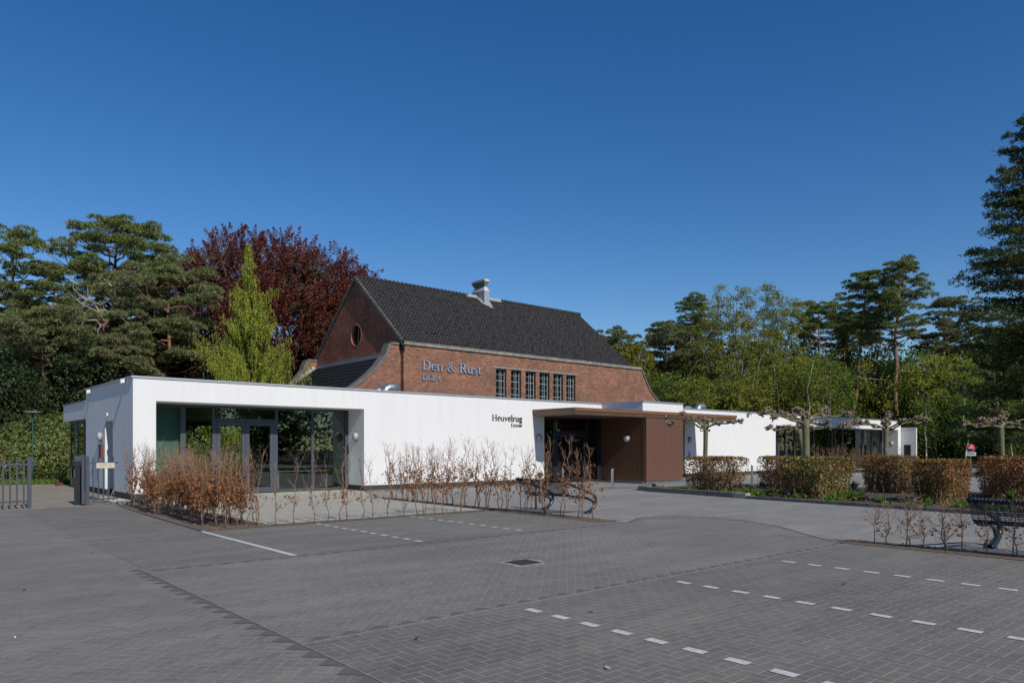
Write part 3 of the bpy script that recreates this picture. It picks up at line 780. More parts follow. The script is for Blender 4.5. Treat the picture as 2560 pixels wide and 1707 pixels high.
# side glazing under the low fascia
b = MB(); VGs = 36.6
for a, c_ in ((32.45, 32.6), (33.7, 33.8), (34.95, 35.05), (36.48, 36.6)): b.box(6.24, 6.3, a, c_, 0.05, 2.82)
b.box(6.24, 6.3, 32.6, 36.48, 2.7, 2.815); b.box(6.24, 6.3, 32.6, 36.48, .05, .15)
t = wb(b, 'side_window', 'frame')
for a, c_ in ((32.6, 33.7), (33.8, 34.95), (35.05, 36.48)):
    q = MB(); q.box(6.26, 6.268, a, c_, .15, 2.7); wb(q, 'pane', 'glassd', t)

# roof vents
def vent(px, v, top, r_=.22, nm='roof_vent'):
    u_ = U(px, v); b = MB()
    p = [(u_, v, 3.6), (u_, v, top - .45)]
    for a in np.linspace(0, math.pi / 2, 6)[1:]:
        p.append((u_ + .35 * (1 - math.cos(a)), v - .0, top - .45 + .25 * math.sin(a)))
    p.append((u_ + .6, v, top - .22))
    b.tube(p, [r_, r_, r_ * 1.03, r_ * 1.06, r_, r_ * 1.05, r_, r_ * 1.1], 16)
    for i in range(2, 7): b.tube([Vector(p[i]) * .98 + Vector(p[i - 1]) * .02, Vector(p[i]) * .93 + Vector(p[i - 1]) * .07], r_ * 1.13, 16)
    return wb(b, nm, 'metalb')
vent(936, 29.5, 4.5, .17); vent(962, 29.0, 4.62, .21); vent(1711, 29.5, 4.5, .2); vent(1744, 29.0, 4.62, .24)

# ------------------------------------------------------------------ letters (own stroke alphabet)
def arc(cx, cy, rx, ry, a0, a1, n, w0, w1, wm=None):
    o = []
    for i in range(n + 1):
        s = i / n; a = R(a0 + (a1 - a0) * s)
        w_ = w0 + (w1 - w0) * s
        if wm is not None: w_ = w_ + (wm - (w0 + w1) / 2) * math.sin(math.pi * s)
        o.append((cx + rx * math.cos(a), cy + ry * math.sin(a), w_))
    return o
def stem(x, y0=0, y1=1, w_=.14): return [(x, y0, w_), (x, y1, w_)]
def ser(x0, x1, y): return [(x0, y, .055), (x1, y, .055)]
GL = {
 'D': (.86, [stem(.16), ser(.02, .4, .028), ser(.02, .4, .972), arc(.36, .5, .36, .46, 90, -90, 14, .06, .06, .15)]),
 'e': (.58, [[(.1, .37, .05), (.5, .37, .05)], arc(.31, .345, .215, .31, 5, 290, 14, .07, .06, .13), [(.38, .05, .07), (.53, .13, .03)]]),
 'n': (.72, [stem(.15, 0, .64, .13), stem(.54, 0, .42, .13), arc(.34, .42, .2, .21, 150, 0, 8, .05, .12), ser(.02, .28, .025), ser(.42, .68, .025), [(.03, .61, .05), (.15, .63, .05)]]),
 '&': (.98, [[(.88, .05, .05), (.78, .04, .12), (.3, .6, .13), (.24, .78, .09), (.3, .93, .06), (.42, .95, .06), (.52, .85, .09), (.48, .68, .08), (.3, .52, .07), (.13, .36, .1), (.1, .2, .13), (.2, .05, .1), (.4, .02, .06), (.6, .12, .06), (.74, .32, .05), (.8, .5, .05)], ser(.68, .94, .53)]),
 'R': (.82, [stem(.16), ser(.02, .3, .028), ser(.02, .36, .972), arc(.34, .74, .24, .23, 90, -90, 10, .06, .06, .14), [(.14, .51, .05), (.36, .51, .05)], [(.38, .5, .12), (.7, .03, .13)], ser(.6, .84, .028)]),
 'u': (.72, [stem(.15, .2, .64, .13), stem(.54, 0, .64, .13), arc(.34, .23, .19, .2, 180, 340, 8, .12, .05), ser(.03, .2, .62), ser(.42, .58, .62), ser(.54, .68, .025)]),
 's': (.5, [[(.4, .56, .05), (.3, .64, .06), (.16, .6, .08), (.13, .48, .12), (.25, .36, .14), (.37, .25, .13), (.37, .1, .1), (.24, .02, .06), (.08, .07, .05)], [(.08, .07, .04), (.07, .2, .04)], [(.4, .56, .04), (.41, .48, .04)]]),
 't': (.45, [stem(.17, .14, .8, .12), arc(.29, .15, .11, .13, 190, 300, 6, .11, .05), [(.03, .62, .05), (.4, .62, .05)]]),
 'E': (.74, [stem(.16), ser(.02, .64, .028), ser(.02, .6, .972), ser(.18, .5, .52), [(.64, .0, .05), (.66, .2, .05)], [(.6, 1, .05), (.61, .82, .05)]]),
 'L': (.68, [stem(.16), ser(.02, .62, .028), ser(.02, .3, .972), [(.62, 0, .05), (.65, .22, .05)]]),
 'A': (.86, [[(.14, .02, .06), (.4, 1, .07)], [(.4, 1, .1), (.7, .02, .15)], [(.24, .35, .05), (.58, .35, .05)], ser(.02, .26, .028), ser(.58, .84, .028)]),
 'H': (.92, [stem(.17), stem(.74), ser(.03, .31, .028), ser(.03, .31, .972), ser(.6, .88, .028), ser(.6, .88, .972), [(.17, .52, .055), (.74, .52, .055)]]),
 'v': (.62, [[(.12, .64, .12), (.32, .02, .11)], [(.32, .0, .05), (.5, .64, .06)], ser(.02, .22, .62), ser(.42, .6, .62)]),
 'l': (.32, [stem(.16, 0, 1.05, .13), ser(.02, .3, .025), [(.03, 1.0, .05), (.16, 1.03, .05)]]),
 'r': (.48, [stem(.15, 0, .64, .13), arc(.32, .42, .17, .2, 160, 70, 6, .05, .09), [(.38, .6, .12), (.44, .57, .1)], ser(.02, .3, .025), [(.03, .61, .05), (.15, .63, .05)]]),
 'g': (.6, [arc(.28, .43, .18, .2, 0, 360, 14, .1, .1), arc(.3, -.12, .22, .15, 0, 360, 14, .08, .08), [(.2, .22, .07), (.12, .1, .07), (.2, .03, .08)], [(.42, .58, .05), (.56, .62, .07)]]),
}
def text(s, name, size, x, y, z, m, depth=.03, par=None, width=None, kern=1.0, gap=0.02):
    """letters in the plane y = const, reading along +x; z is the baseline"""
    tot = sum((.38 if c == ' ' else GL[c][0]) for c in s)
    sx = (width / tot) if width else size * kern
    cx_ = 0; objs = []; k = 0
    for c in s:
        if c == ' ': cx_ += .38; continue
        adv, strokes = GL[c]; b = MB()
        for st in strokes:
            k += 1; f = y - gap - depth - .0006 * k; bk = y - gap + .0004 * (k % 9)
            P_ = [Vector((p[0], p[1])) for p in st]; L = []; Rr = []
            for i, p in enumerate(P_):
                d = (P_[min(i + 1, len(P_) - 1)] - P_[max(0, i - 1)]).normalized(); n = Vector((-d.y, d.x)) * st[i][2] / 2
                L.append(p + n); Rr.append(p - n)
            W_ = lambda q, yy: (x + (cx_ + q.x) * sx, yy, z + q.y * size)
            for i in range(len(P_) - 1):
                b.face([W_(L[i], f), W_(Rr[i], f), W_(Rr[i + 1], f), W_(L[i + 1], f)])
                b.face([W_(L[i], f), W_(L[i + 1], f), W_(L[i + 1], bk), W_(L[i], bk)])
                b.face([W_(Rr[i + 1], f), W_(Rr[i], f), W_(Rr[i], bk), W_(Rr[i + 1], bk)])
            for i in (0, -1): b.face([W_(L[i], f), W_(L[i], bk), W_(Rr[i], bk), W_(Rr[i], f)])
        o = b.build(name, m); o.parent = par
        base = Vector(par.location)
        o.location = -base
        objs.append(o); cx_ += adv
    return objs
def facade_text(s, pxl, pxr, yb, yt, v, par, m, name, depth=.02, gap=.01):
    ul, ur = U(pxl, v), U(pxr, v); D0 = dep(ul, v)
    text(s, name, (yb - yt) * D0 / FPX, ul, v, zz(yb, D0), m, depth, par, ur - ul, gap=gap)
sg = empty('wall_lettering', (20, V0, 0), 0, 'black serif lettering on the white wall left of the entrance canopy', 'lettering')
facade_text('Heuvelrug', 1229.5, 1305, 1051.0, 1036.0, V0, sg, M['ink'], 'letter', .02, .004)
facade_text('Entree', 1277, 1304.5, 1066.3, 1058.2, V0, sg, M['ink'], 'letter', .02, .004)
sg = empty('wall_lettering', (36.5, V0, 0), 0, 'small black lettering on the white wall half hidden by the first pollarded tree', 'lettering')
facade_text('Entree', 1749.5, 1775.5, 1077.3, 1070.0, V0, sg, M['ink'], 'letter', .02, .004)

# ------------------------------------------------------------------ brick hall
S = 24.0; BV = 37.95; BX = 0.35
BH = empty('brick_hall', (S, BV, 0), 0, 'tall red brick hall with steep black tiled roof rising behind the white building', 'building')
def bh(b, name, m, par=None, **kw):
    o = b.build(name, M[m] if isinstance(m, str) else m, **kw)
    par = par or BH; o.parent = par
    o.location = -Vector(BH.location) if par is BH else (0, 0, 0)
    return o
EZ = 8.14; CH = .2; RZ = 13.05; VR_ = 43.83; VBk = 49.7
win = [(1240, 1266), (1277.6, 1303), (1313.9, 1339.4), (1348.6, 1373.8), (1383, 1407.7), (1415.7, 1438.7)]
WU = [(U(a, BV), U(c_, BV)) for a, c_ in win]; WT = 7.02; WBt = 4.9
b = MB(); xs = [S] + [x for p_ in WU for x in p_] + [46.14]
b.box(S, 46.14, BV, BV + .4, WT, EZ - CH); b.box(S, 46.14, BV, BV + .4, 0, WBt)
for i in range(0, len(xs), 2): b.box(xs[i], xs[i + 1], BV, BV + .4, WBt, WT)
b.prism([(46.14, 0), (50.5, 0), (50.2, 4.6), (49.5, 4.9), (48.2, 5.6), (47.3, 6.35), (46.68, 7.26), (46.3, EZ - CH), (46.14, EZ - CH)], 'y', BV, BV + .4)
bh(b, 'front_wall', 'brick')
swoop = [(23.29, EZ - CH), (23.0, 7.19), (22.42, 6.48), (21.73, 5.83), (20.94, 5.25), (19.7, 4.55), (18.3, 4.0)]
b = MB(); b.prism([(S - .003, 0), (S - .003, EZ - CH)] + swoop + [(18.0, 0)], 'y', BV + BX, BV + BX + .55); bh(b, 'swept_wall', 'brick')
b = MB(); b.prism([(S - .003, 0), (S - .003, EZ - CH)] + swoop + [(18.0, 0)], 'y', VBk - .1, VBk + .45); bh(b, 'swept_wall', 'brick')
def sweptcoping(v0, v1, up, m='copingd'):
    b = MB()
    pts = [(S - .004 if up else S + 0, EZ - CH)] + swoop
    o = .13
    for i in range(len(pts) - 1):
        p, q = Vector(pts[i]), Vector(pts[i + 1]); d = (q - p).normalized(); n = Vector((d.y, -d.x)) * (1 if i else 1)
        n = Vector((d.y, -d.x)); 
        if n.y < 0: n = -n
        if i == 0: n = Vector((0, 1))
        p2, q2 = p + n * o, q + n * o
        q = q + d * .02 if i else q
        b.prism([tuple(p), tuple(q), tuple(q2), tuple(p2)], 'y', v0 - .002 * (i % 2), v1 + .002 * (i % 2))
    return b
bh(sweptcoping(BV + BX - .06, BV + BX + .6, True), 'swept_coping', 'copingd')
bh(sweptcoping(VBk - .16, VBk + .5, True), 'swept_coping', 'copingd')
b = MB(); rp = [(46.25, EZ - .1), (46.68 + .05, 7.26), (47.3 + .05, 6.35), (48.2 + .05, 5.6), (49.5, 4.9), (50.6, 4.5)]
for i in range(len(rp) - 1):
    p, q = Vector(rp[i]), Vector(rp[i + 1]); d = (q - p).normalized(); n = Vector((-d.y, d.x)) * .13
    b.prism([tuple(p), tuple(q), (q.x + n.x, q.y + n.y), (p.x + n.x, p.y + n.y)], 'y', BV - .07 - .002 * (i % 2), BV + .5 + .002 * (i % 2))
bh(b, 'swept_coping', 'copingd')
b = MB(); x = S - .02
while x < 46.2:
    x2 = min(x + 1.45, 46.32); b.box(x, x2 - .012, BV - .1, BV + .45, EZ - CH, EZ + RNG.uniform(-.008, .008)); x = x2
bh(b, 'wall_coping', 'coping')
# gable
b = MB()
gm = [(BV + .38, 0), (BV + .38, EZ - .1), (VR_, RZ - .15), (VBk - .05, EZ - .1), (VBk - .05, 0)]
# gable with a round opening: split into two halves round the circle
cz, cr, cv = 9.16, .68, 43.83
circ = [(cv + cr * math.cos(a), cz + cr * math.sin(a)) for a in np.linspace(-math.pi / 2, math.pi / 2, 17)]
right = [(BV + .38, 0), (cv, 0), (cv, cz - cr)]
b.prism([(cv, 0), (VBk - .05, 0), (VBk - .05, EZ - .1), (cv, RZ - .15), (cv, cz + cr)] + [(y_, z_) for y_, z_ in reversed(circ[1:-1])] + [(cv, cz - cr)], 'x', S, S + .35)
b.prism([(cv, 0), (cv, cz - cr)] + [(2 * cv - y_, z_) for y_, z_ in circ[1:-1]] + [(cv, cz + cr), (cv, RZ - .15), (BV + .38, EZ - .1), (BV + .38, 0)], 'x', S, S + .35)
bh(b, 'gable_wall', 'brickg')
b = MB(); b.box(44.9, 45.1, BV + .4, VBk, 0, EZ - .1); b.box(S + .4, 45, VBk - .05, VBk + .3, 0, EZ - .1)
b.prism([(BV + .4, EZ - .1), (VBk - .05, EZ - .1), (VR_, RZ - .15)], 'x', 44.9, 45.1); bh(b, 'rear_wall', 'brickg')
b = MB()
ring = [(cr + .0, -.02), (cr + .16, -.02), (cr + .16, .03), (cr, .03), (cr - .02, .3)]
b.lathe([(cr + .07, .02), (cr + .07, -.012), (cr - .01, -.012), (cr - .01, .3)], (S, cv, cz), (1, 0, 0), 32)
o_ = bh(b, 'round_window', 'brickg')
b = MB(); b.lathe([(.001, .22), (cr, .22)], (S, cv, cz), (1, 0, 0), 32); bh(b, 'pane', 'black', o_)
b = MB(); b.box(S + .19, S + .21, cv - .02, cv + .02, cz - cr, cz + cr); bh(b, 'bar', 'steel', o_)
# windows
lt = MB(); lt.box(WU[0][0] - .35, WU[-1][1] + .3, BV - .03, BV + .1, WT + .002, WT + .11); bh(lt, 'lintel', 'coping')
for (a, c_) in WU:
    f = MB(); w_ = c_ - a; y_ = BV + .22
    for fr, th in ((.0, .045), (.17, .022), (.5, .022), (.66, .04), (.96, .04)):
        xx = a + w_ * fr; f.box(xx, xx + th, y_, y_ + .04, WBt, WT - .08)
    for i, zh in enumerate((6.62, 6.2, 5.75, 5.32)):
        th = .035 if i % 2 else .018; f.box(a, c_, y_ - .004, y_ + .03, zh, zh + th)
    f.box(a, c_, y_ - .01, y_ + .1, WT - .08, WT)
    wo = bh(f, 'window', 'steel')
    q = MB(); q.box(a, c_, y_ + .06, y_ + .08, WBt, WT); bh(q, 'pane', 'black', wo)
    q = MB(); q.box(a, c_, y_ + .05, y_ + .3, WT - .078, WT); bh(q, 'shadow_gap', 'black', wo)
# roof: pantile height field on both slopes
def pantiles(name, P0, du, dv, nu, rows, amp=.028, stepz=.03, nrm=None, sub=6, jit=.009):
    """P0 lower-left corner, du vector across one tile, dv vector up one course"""
    P0, du, dv = Vector(P0), Vector(du), Vector(dv)
    nn = du.cross(dv).normalized()
    if nn.z < 0: nn = -nn
    b = MB()
    prof = [math.sin(2 * math.pi * k / sub + .6) * amp * (1.0 if k < sub / 2 else .6) for k in range(sub)]
    from collections import defaultdict
    tj = defaultdict(lambda: random.choice((0, 0, 0, .008, -.008, .02)))
    for r_ in range(rows):
        rowv = []
        for e_ in (0, 1):
            line = []
            for i in range(nu * sub + 1):
                h = prof[i % sub] + (stepz if e_ == 0 else 0) + random.uniform(-jit, jit) + (tj[(i // sub, r_)] if e_ == 0 else 0)
                p = P0 + du * (i / sub) + dv * (r_ + (e_ * 1.0)) + nn * h
                line.append(tuple(p))
            rowv.append(line)
        n0 = len(b.v); m_ = nu * sub + 1
        b.v += rowv[0]; b.v += rowv[1]
        lo = [tuple(Vector(p) - nn * (stepz + .012)) for p in rowv[0]]; b.v += lo
        for i in range(m_ - 1):
            b.f.append((n0 + i, n0 + i + 1, n0 + m_ + i + 1, n0 + m_ + i)); b.sm.append(True)
            b.f.append((n0 + 2 * m_ + i, n0 + 2 * m_ + i + 1, n0 + i + 1, n0 + i)); b.sm.append(False)
    return b
slopeL = math.hypot(VR_ - (BV - .05), RZ - EZ); rows = 24
dvv = ((0), (VR_ - (BV - .05)) / rows, (RZ - EZ + .02) / rows)
RU0, RU1 = S - .12, 45.15; nt_ = 86
rf = bh(pantiles('roof', (RU0, BV - .05, EZ), ((RU1 - RU0) / nt_, 0, 0), dvv, nt_, rows), 'roof', 'tile')
b = MB(); b.face([(RU0, VBk + .2, EZ - .15), (RU1, VBk + .2, EZ - .15), (RU1, VR_, RZ), (RU0, VR_, RZ)]); bh(b, 'rear_slope', 'tile', rf)
b = MB(); x = RU0; k = 0
while x < RU1:
    if 33.0 < x < 33.4: bh(b, 'ridge_tile', 'tile', rf); b = MB()
    if not (33.0 < x < 36.6):
        b.lathe([(.15, 0), (.125, .29), (.17, .30), (.17, .335), (0.001, .335)], (x, VR_, RZ + .02), (1, 0, 0), 10)
    x += .335
bh(b, 'ridge_tile', 'tile', rf)
b = MB()
for s_ in (1, -1):
    y_ = BV - .05 if s_ == 1 else VBk + .2
    ze = EZ if s_ == 1 else EZ - .15
    b.face([(RU0 - .02, y_, ze - .22), (RU0 - .02, y_, ze + .03), (RU0 - .02, VR_, RZ + .06), (RU0 - .02, VR_, RZ - .2)])
    b.face([(RU0 - .02, y_, ze - .22), (RU0 - .02, VR_, RZ - .2), (RU0 + .2, VR_, RZ - .2), (RU0 + .2, y_, ze - .22)])
    b.face([(RU0 - .02, y_, ze + .03), (RU0 + .1, y_, ze + .05), (RU0 + .1, VR_, RZ + .08), (RU0 - .02, VR_, RZ + .06)])
bh(b, 'verge', 'copingd', rf)
b = MB(); b.box(S - .04, S + .05, BV - .06, BV + .36, EZ - .55, EZ + .1); bh(b, 'verge_end', 'tile', rf)
# lean-to
lr = 12; lz0, lu0 = 7.42, S - .02; lu1, lz1 = 19.3, 4.0
LL = 11.0; nl = 44
lo_ = bh(pantiles('lean', (lu1, BV + BX + .5, lz1), (0, LL / nl, 0), ((lu0 - lu1) / lr, 0, (lz0 - lz1) / lr), nl, lr, sub=6), 'low_roof', 'tile')
b = MB(); b.box(S - .14, S - .01, BV + BX + .56, VBk - .17, lz0 - .05, lz0 + .18)
for i in range(8):
    zc = lz0 - i * .2; uc = S - .1 - i * .2 / .727
    b.box(uc - .3, uc + .02, VBk - .13, VBk - .1, zc - .22, zc + .12)
b.box(19.5, 24, VBk - .5, VBk - .14, 4.0, 4.1) if False else None
bh(b, 'flashing', 'lead', lo_)
b = MB(); n_ = Vector((-(lz0 - lz1), 0, (lu0 - lu1))).normalized()
b.face([(lu1, VBk - .13, lz1 + .1), (lu0, VBk - .13, lz0 + .1), (lu0, VBk - .45, lz0 + .1), (lu1, VBk - .45, lz1 + .1)])
bh(b, 'flashing', 'lead', lo_)
# chimney on the ridge
def cbox(u0, u1, v0, v1, z0, z1, g=0):
    b = MB(); lo = [(u0, v0, z0), (u1, v0, z0), (u1, v1, z0), (u0, v1, z0)]; hi = [(u0 - g, v0 - g, z1), (u1 + g, v0 - g, z1), (u1 + g, v1 + g, z1), (u0 - g, v1 + g, z1)]
    b.face(lo[::-1]); b.face(hi)
    for i in range(4): b.face([lo[i], lo[(i + 1) % 4], hi[(i + 1) % 4], hi[i]])
    return b
ch = bh(cbox(34.3, 34.72, 43.05, 44.55, 12.3, 13.42), 'chimney', 'lead', rf)
bh(cbox(34.28, 34.74, 43.03, 44.57, 13.42, 13.55), 'chimney_band', 'chim', ch)
bh(cbox(34.28, 34.74, 43.03, 44.57, 13.55, 13.82, -.16), 'chimney_neck', 'chim', ch)
bh(cbox(34.42, 34.6, 43.17, 44.43, 13.85, 14.2, .16), 'chimney_cap', 'chimcap', ch)
bh(cbox(34.26, 34.76, 43.01, 44.59, 14.2, 14.34), 'chimney_top', 'chim', ch)
b = MB()
sl = (RZ - EZ) / (VR_ - BV)
def rz(v): return RZ - (VR_ - v) * sl
for (a, c_, v_) in ((33.1, 34.2, 43.6), (34.8, 36.5, 43.6)):
    b.face([(a, v_, rz(v_) + .09), (c_, v_, rz(v_) + .09), (c_, 43.83, RZ + .17), (a, 43.83, RZ + .17)])
    b.face([(a, 43.83, RZ + .17), (c_, 43.83, RZ + .17), (c_, 44.2, rz(43.46) + .09), (a, 44.2, rz(43.46) + .09)])
b.face([(34.1, 43.0, rz(43.0) + .1), (34.85, 42.55, rz(42.55) + .1), (34.9, 43.6, rz(43.6) + .11), (34.05, 43.6, rz(43.6) + .11)])
b.face([(34.8, 42.55, rz(42.55) + .105), (35.15, 43.5, rz(43.5) + .105), (34.75, 43.5, rz(43.5) + .105)])
bh(b, 'chimney_flashing', 'lead', rf)
# hall lettering
sg = empty('hall_lettering', (32, BV, 0), 0, 'blue-grey metal serif letters in two lines on the red brick wall', 'lettering')
facade_text('Den & Rust', 1055, 1202, 924.2, 900.0, BV, sg, M['blue'], 'letter', .03, .05)
facade_text('DELA', 1055, 1100.5, 949.2, 935.2, BV, sg, M['blue'], 'letter', .03, .05)
# ------------------------------------------------------------------ fittings on the walls
def wall_lamp(loc, nrm, label, dark=False):
    t = empty('wall_lamp', loc, 0, label, 'wall lamp', 'round wall lamps')
    b = MB(); b.lathe([(.001, .0), (.19, 0), (.19, .045), (.15, .05)], (0, 0, 0), nrm, 24); b.build('base_ring', M['lampring'], t)
    b = MB(); b.lathe([(.165, .046), (.16, .08), (.13, .125), (.08, .15), (.001, .16)], (0, 0, 0), nrm, 24); b.build('opal_dome', M['opal'], t)
    return t
def on_v(px, py, v): u = U(px, v); return (u, v, zz(py, dep(u, v)))
def on_u(px, py, u): v = V(px, u); return (u, v, zz(py, dep(u, v)))
wall_lamp(on_u(254, 1091, 6.05), (-1, 0, 0), 'round lamp on the grey left side wall next to the side door')
wall_lamp(on_u(891, 1091, UR1), (-1, 0, 0), 'round lamp on the inner side of the left glazed recess')
wall_lamp(on_v(1347, 1095, V0), (0, -1, 0), 'round lamp in shadow on the white wall left of the entrance doors')
wall_lamp(on_u(1567.5, 1095.6, 28.18), (-1, 0, 0), 'round white lamp on the brown cladding facing the entrance doors')
wall_lamp(on_v(1724, 1099.7, V0), (0, -1, 0), 'round lamp in shadow on the white wall just right of the brown block')
wall_lamp(on_u(2229, 1108, UF1), (-1, 0, 0), 'round lamp on the inner side of the far right glazed recess')
def floodlight(loc, label, s=1.0):
    t = empty('floodlight', loc, 0, label, 'floodlight', 'small lights under the parapet')
    b = MB(); b.box(-.10 * s, -.025, -.06, .06, -.05, .07); b.build('housing', M['white'], t)
    b = MB(); b.box(-.15 * s, -.103 * s, -.07, .07, -.07, .06); b.build('head', M['white'], t)
    b = MB(); b.box(-.03, 0, -.03, .03, -.03, .03); b.build('bracket', M['lampring'], t)
    return t
floodlight(on_u(313, 953, 6.03), 'white floodlight near the front corner under the parapet of the side wall')
floodlight(on_u(227, 979, 6.03), 'white floodlight at the rear end under the parapet of the side wall')
t = floodlight(on_u(270.5, 1035.5, 6.05), 'small white sensor above the side door', .6); t.scale = (.7, .7, .7); t['category'] = 'sensor'; t.name = 'door_sensor'
def mini(name, loc, label, cat, boxes, parts=None):
    t = empty(name, loc, 0, label, cat)
    for pn, m, bx in boxes:
        b = MB(); b.box(*bx); b.build(pn, M[m], t)
    return t
mini('alarm_box', on_u(256, 1128, 6.05), 'small rust red box on the grey side wall below the round lamp', 'box', [('housing', 'rust', (-.09, 0, -.17, .17, -.25, .22)), ('lid', 'rust', (-.1, -.02, -.18, .18, .222, .25))])
mini('dark_spotlight', on_v(1870, 1033.5, V0), 'tiny dark spotlight under the parapet of the right white wall', 'spotlight', [('head', 'lampring', (-.18, .1, -.2, -.06, -.09, .02)), ('bracket', 'lampring', (.0, .2, -.06, 0, -.02, .09))])
mini('intercom', on_v(1723, 1139, V0), 'slim grey intercom panel low on the white wall right of the brown block', 'intercom', [('panel', 'lampring', (-.06, .06, -.03, 0, -.22, .22)), ('button', 'inox', (-.02, .02, -.035, -.031, -.02, .02))])
loc = on_v(1663.5, 1040, 22.76)
t = empty('security_camera', loc, 0, 'small white dome camera on the brown front panel', 'camera')
b = MB(); b.lathe([(.001, 0), (.09, 0), (.09, .1), (.06, .13)], (0, 0, 0), (0, -1, 0), 16); b.build('housing', M['white'], t)
b = MB(); b.lathe([(.065, .0), (.05, .05), (.001, .075)], (0, -.09, -.03), (0, -.3, -1), 14); b.build('dome', M['black'], t)

# ------------------------------------------------------------------ street furniture
def bollard(x, y, h, label):
    t = empty('bollard', (x, y, 0), 0, label, 'bollard', 'stainless bollards')
    b = MB(); b.lathe([(.05, 0), (.05, h - .02), (.045, h), (.001, h + .004)], n=16); b.build('post', M['inox'], t)
    b = MB(); b.lathe([(.09, 0.005), (.09, .02), (.052, .022)], n=16); b.build('base_plate', M['lampring'], t)
x, y = gp(1880, 1211); bollard(x, y, .9, 'stainless bollard standing between the first two clipped hedge blocks')
x, y = gp(1531, 1224); bollard(x, y, .85, 'stainless bollard in front of the brown block behind the last saplings')
x, y = gp(1407, 1222); bollard(x, y, .85, 'stainless bollard close to the glass entrance doors')

def bench(x, y, L, rz, label, bf=1.0):
    t = empty('bench', (x, y, 0), rz, label, 'bench', 'dark steel mesh benches')
    # profile in (x = away from the parking, z): backrest leans to -x
    prof = [(-.98, .86), (-.86, .80), (-.76, .68), (-.68, .52), (-.56, .45), (-.35, .43), (-.1, .44), (.02, .41)]
    P_ = []
    for i in range(len(prof) - 1):
        a, c_ = Vector(prof[i]), Vector(prof[i + 1]); n = max(2, round((c_ - a).length / .028))
        for k in range(n): P_.append(a.lerp(c_, k / n))
    P_.append(Vector(prof[-1]))
    b = MB()
    for p in P_: b.tube([(p.x, -L / 2, p.y), (p.x, L / 2, p.y)], .0065, 5)
    b.build('seat_wires', M['bench'], t)
    b = MB(); n = int(L / .09)
    for i in range(n + 1):
        yy = -L / 2 + L * i / n
        b.tube([(p[0], yy, p[1] - .009) for p in prof], .006, 4)
    b.build('cross_wires', M['bench'], t)
    b = MB()
    for i in range(int(L / .05)): 
        yy = -L / 2 + .025 + i * .05
        b.tube([(-.99, yy - .018, .845), (-.985, yy + .018, .885)], .012, 5)
    b.build('top_rail', M['bench'], t)
    for yy in (-L / 2 + .05, L / 2 - .05):
        b = MB()
        arch = [(-.02, 0), (.12, .05), (.26, .14), (.34, .27), (.32, .39), (.2, .49), (-.05, .58), (-.35, .67), (-.7, .79), (-.98, .87)]
        cs = [Vector((p[0] * (bf if p[0] > 0 else 1), yy, p[1])) for p in arch]
        sm_ = []
        for i in range(len(cs) - 1):
            p0 = cs[max(0, i - 1)]; p1 = cs[i]; p2 = cs[i + 1]; p3 = cs[min(len(cs) - 1, i + 2)]
            for k in range(4):
                s_ = k / 4
                sm_.append(.5 * ((2 * p1) + (p2 - p0) * s_ + (2 * p0 - 5 * p1 + 4 * p2 - p3) * s_ ** 2 + (3 * p1 - p0 - 3 * p2 + p3) * s_ ** 3))
        sm_.append(cs[-1])
        b.tube(sm_, [(.05 if bf == 1 else .062) - .022 * i / len(sm_) for i in range(len(sm_))], 10); b.build('leg', M['bench'], t)
        b = MB(); b.tube([(.3, yy, .2), (.2, yy, .32), (.0, yy, .39), (-.35, yy, .41), (-.6, yy, .44)], [.035, .033, .03, .026, .022], 8); b.build('seat_support', M['bench'], t)
        b = MB(); b.box(-.1, .12, yy - .08, yy + .08, 0.0, .015); b.build('foot_plate', M['bench'], t)
    return t
bench(14.08, 3.0, 2.3, 0, 'dark steel mesh bench at the right edge behind the bare low saplings', 1.45)
bench(13.75, 13.85, 1.7, 0, 'dark steel mesh bench seen through the saplings in front of the entrance')
t = empty('ashtray_post', (13.55, 14.75, 0), 0, 'dark post with a hanging cylindrical ashtray beside the farther bench', 'ashtray')
b = MB(); b.tube([(0, 0, 0), (0, 0, .95)], .035, 10); b.build('post', M['lampring'], t)
b = MB(); b.lathe([(.001, .17), (.03, .18), (.045, .22), (.045, .88), (.001, .89)], (.11, -.05, 0), n=14); b.build('tube', M['inox'], t)
b = MB(); b.lathe([(.03, .0), (.085, .02), (.095, .06), (.06, .11), (.001, .12)], (.11, -.05, .885), n=14); b.build('cap', M['bench'], t)

# gates: fixed panel left, sliding gate housing right
t = empty('railing', (3.1, 24.25, 0), 0, 'grey steel bar railing left of the gate opening', 'railing')
b = MB(); b.box(.0, .09, -.05, .05, 0, 1.44); b.build('post', M['gate'], t)
x = -.085; i = 0
while x > -4.2:
    b = MB(); b.box(x - .021, x + .021, -.021, .021, .1, 1.36); b.build('bar', M['gate'], t); x -= .158
for z_ in (.17, 1.2):
    b = MB(); b.box(-4.3, -.001, -.03, .03, z_, z_ + .05); b.build('rail', M['gate'], t)
t = empty('gate', (4.55, 24.25, 0), 0, 'grey steel bar gate folded open in front of the corner with a cream sign', 'gate')
b = MB(); b.box(-.04, .06, -.05, .05, 0, 1.44); b.build('post', M['gate'], t)
b = MB(); b.box(-.12, -.05, .03, .12, .05, 1.42); b.build('post', M['gate'], t)
for k_, x in enumerate((.165, .30, .435, .565, .70)):
    w_ = .02 if k_ == 3 else .014
    b = MB(); b.box(x - w_, x + w_, -.02, .02, .13, 1.41); b.build('bar', M['gate'], t)
for z_ in (.16, 1.21):
    b = MB(); b.box(.062, .82, -.022, .022, z_, z_ + .045); b.build('rail', M['gate'], t)
b = MB(); b.tube([(.70, -.02, .45), (.78, -.03, .8)], .01, 6); b.tube([(.70, -.02, .45), (.58, -.03, .15)], .01, 6); b.build('drop_bolt', M['lampring'], t)
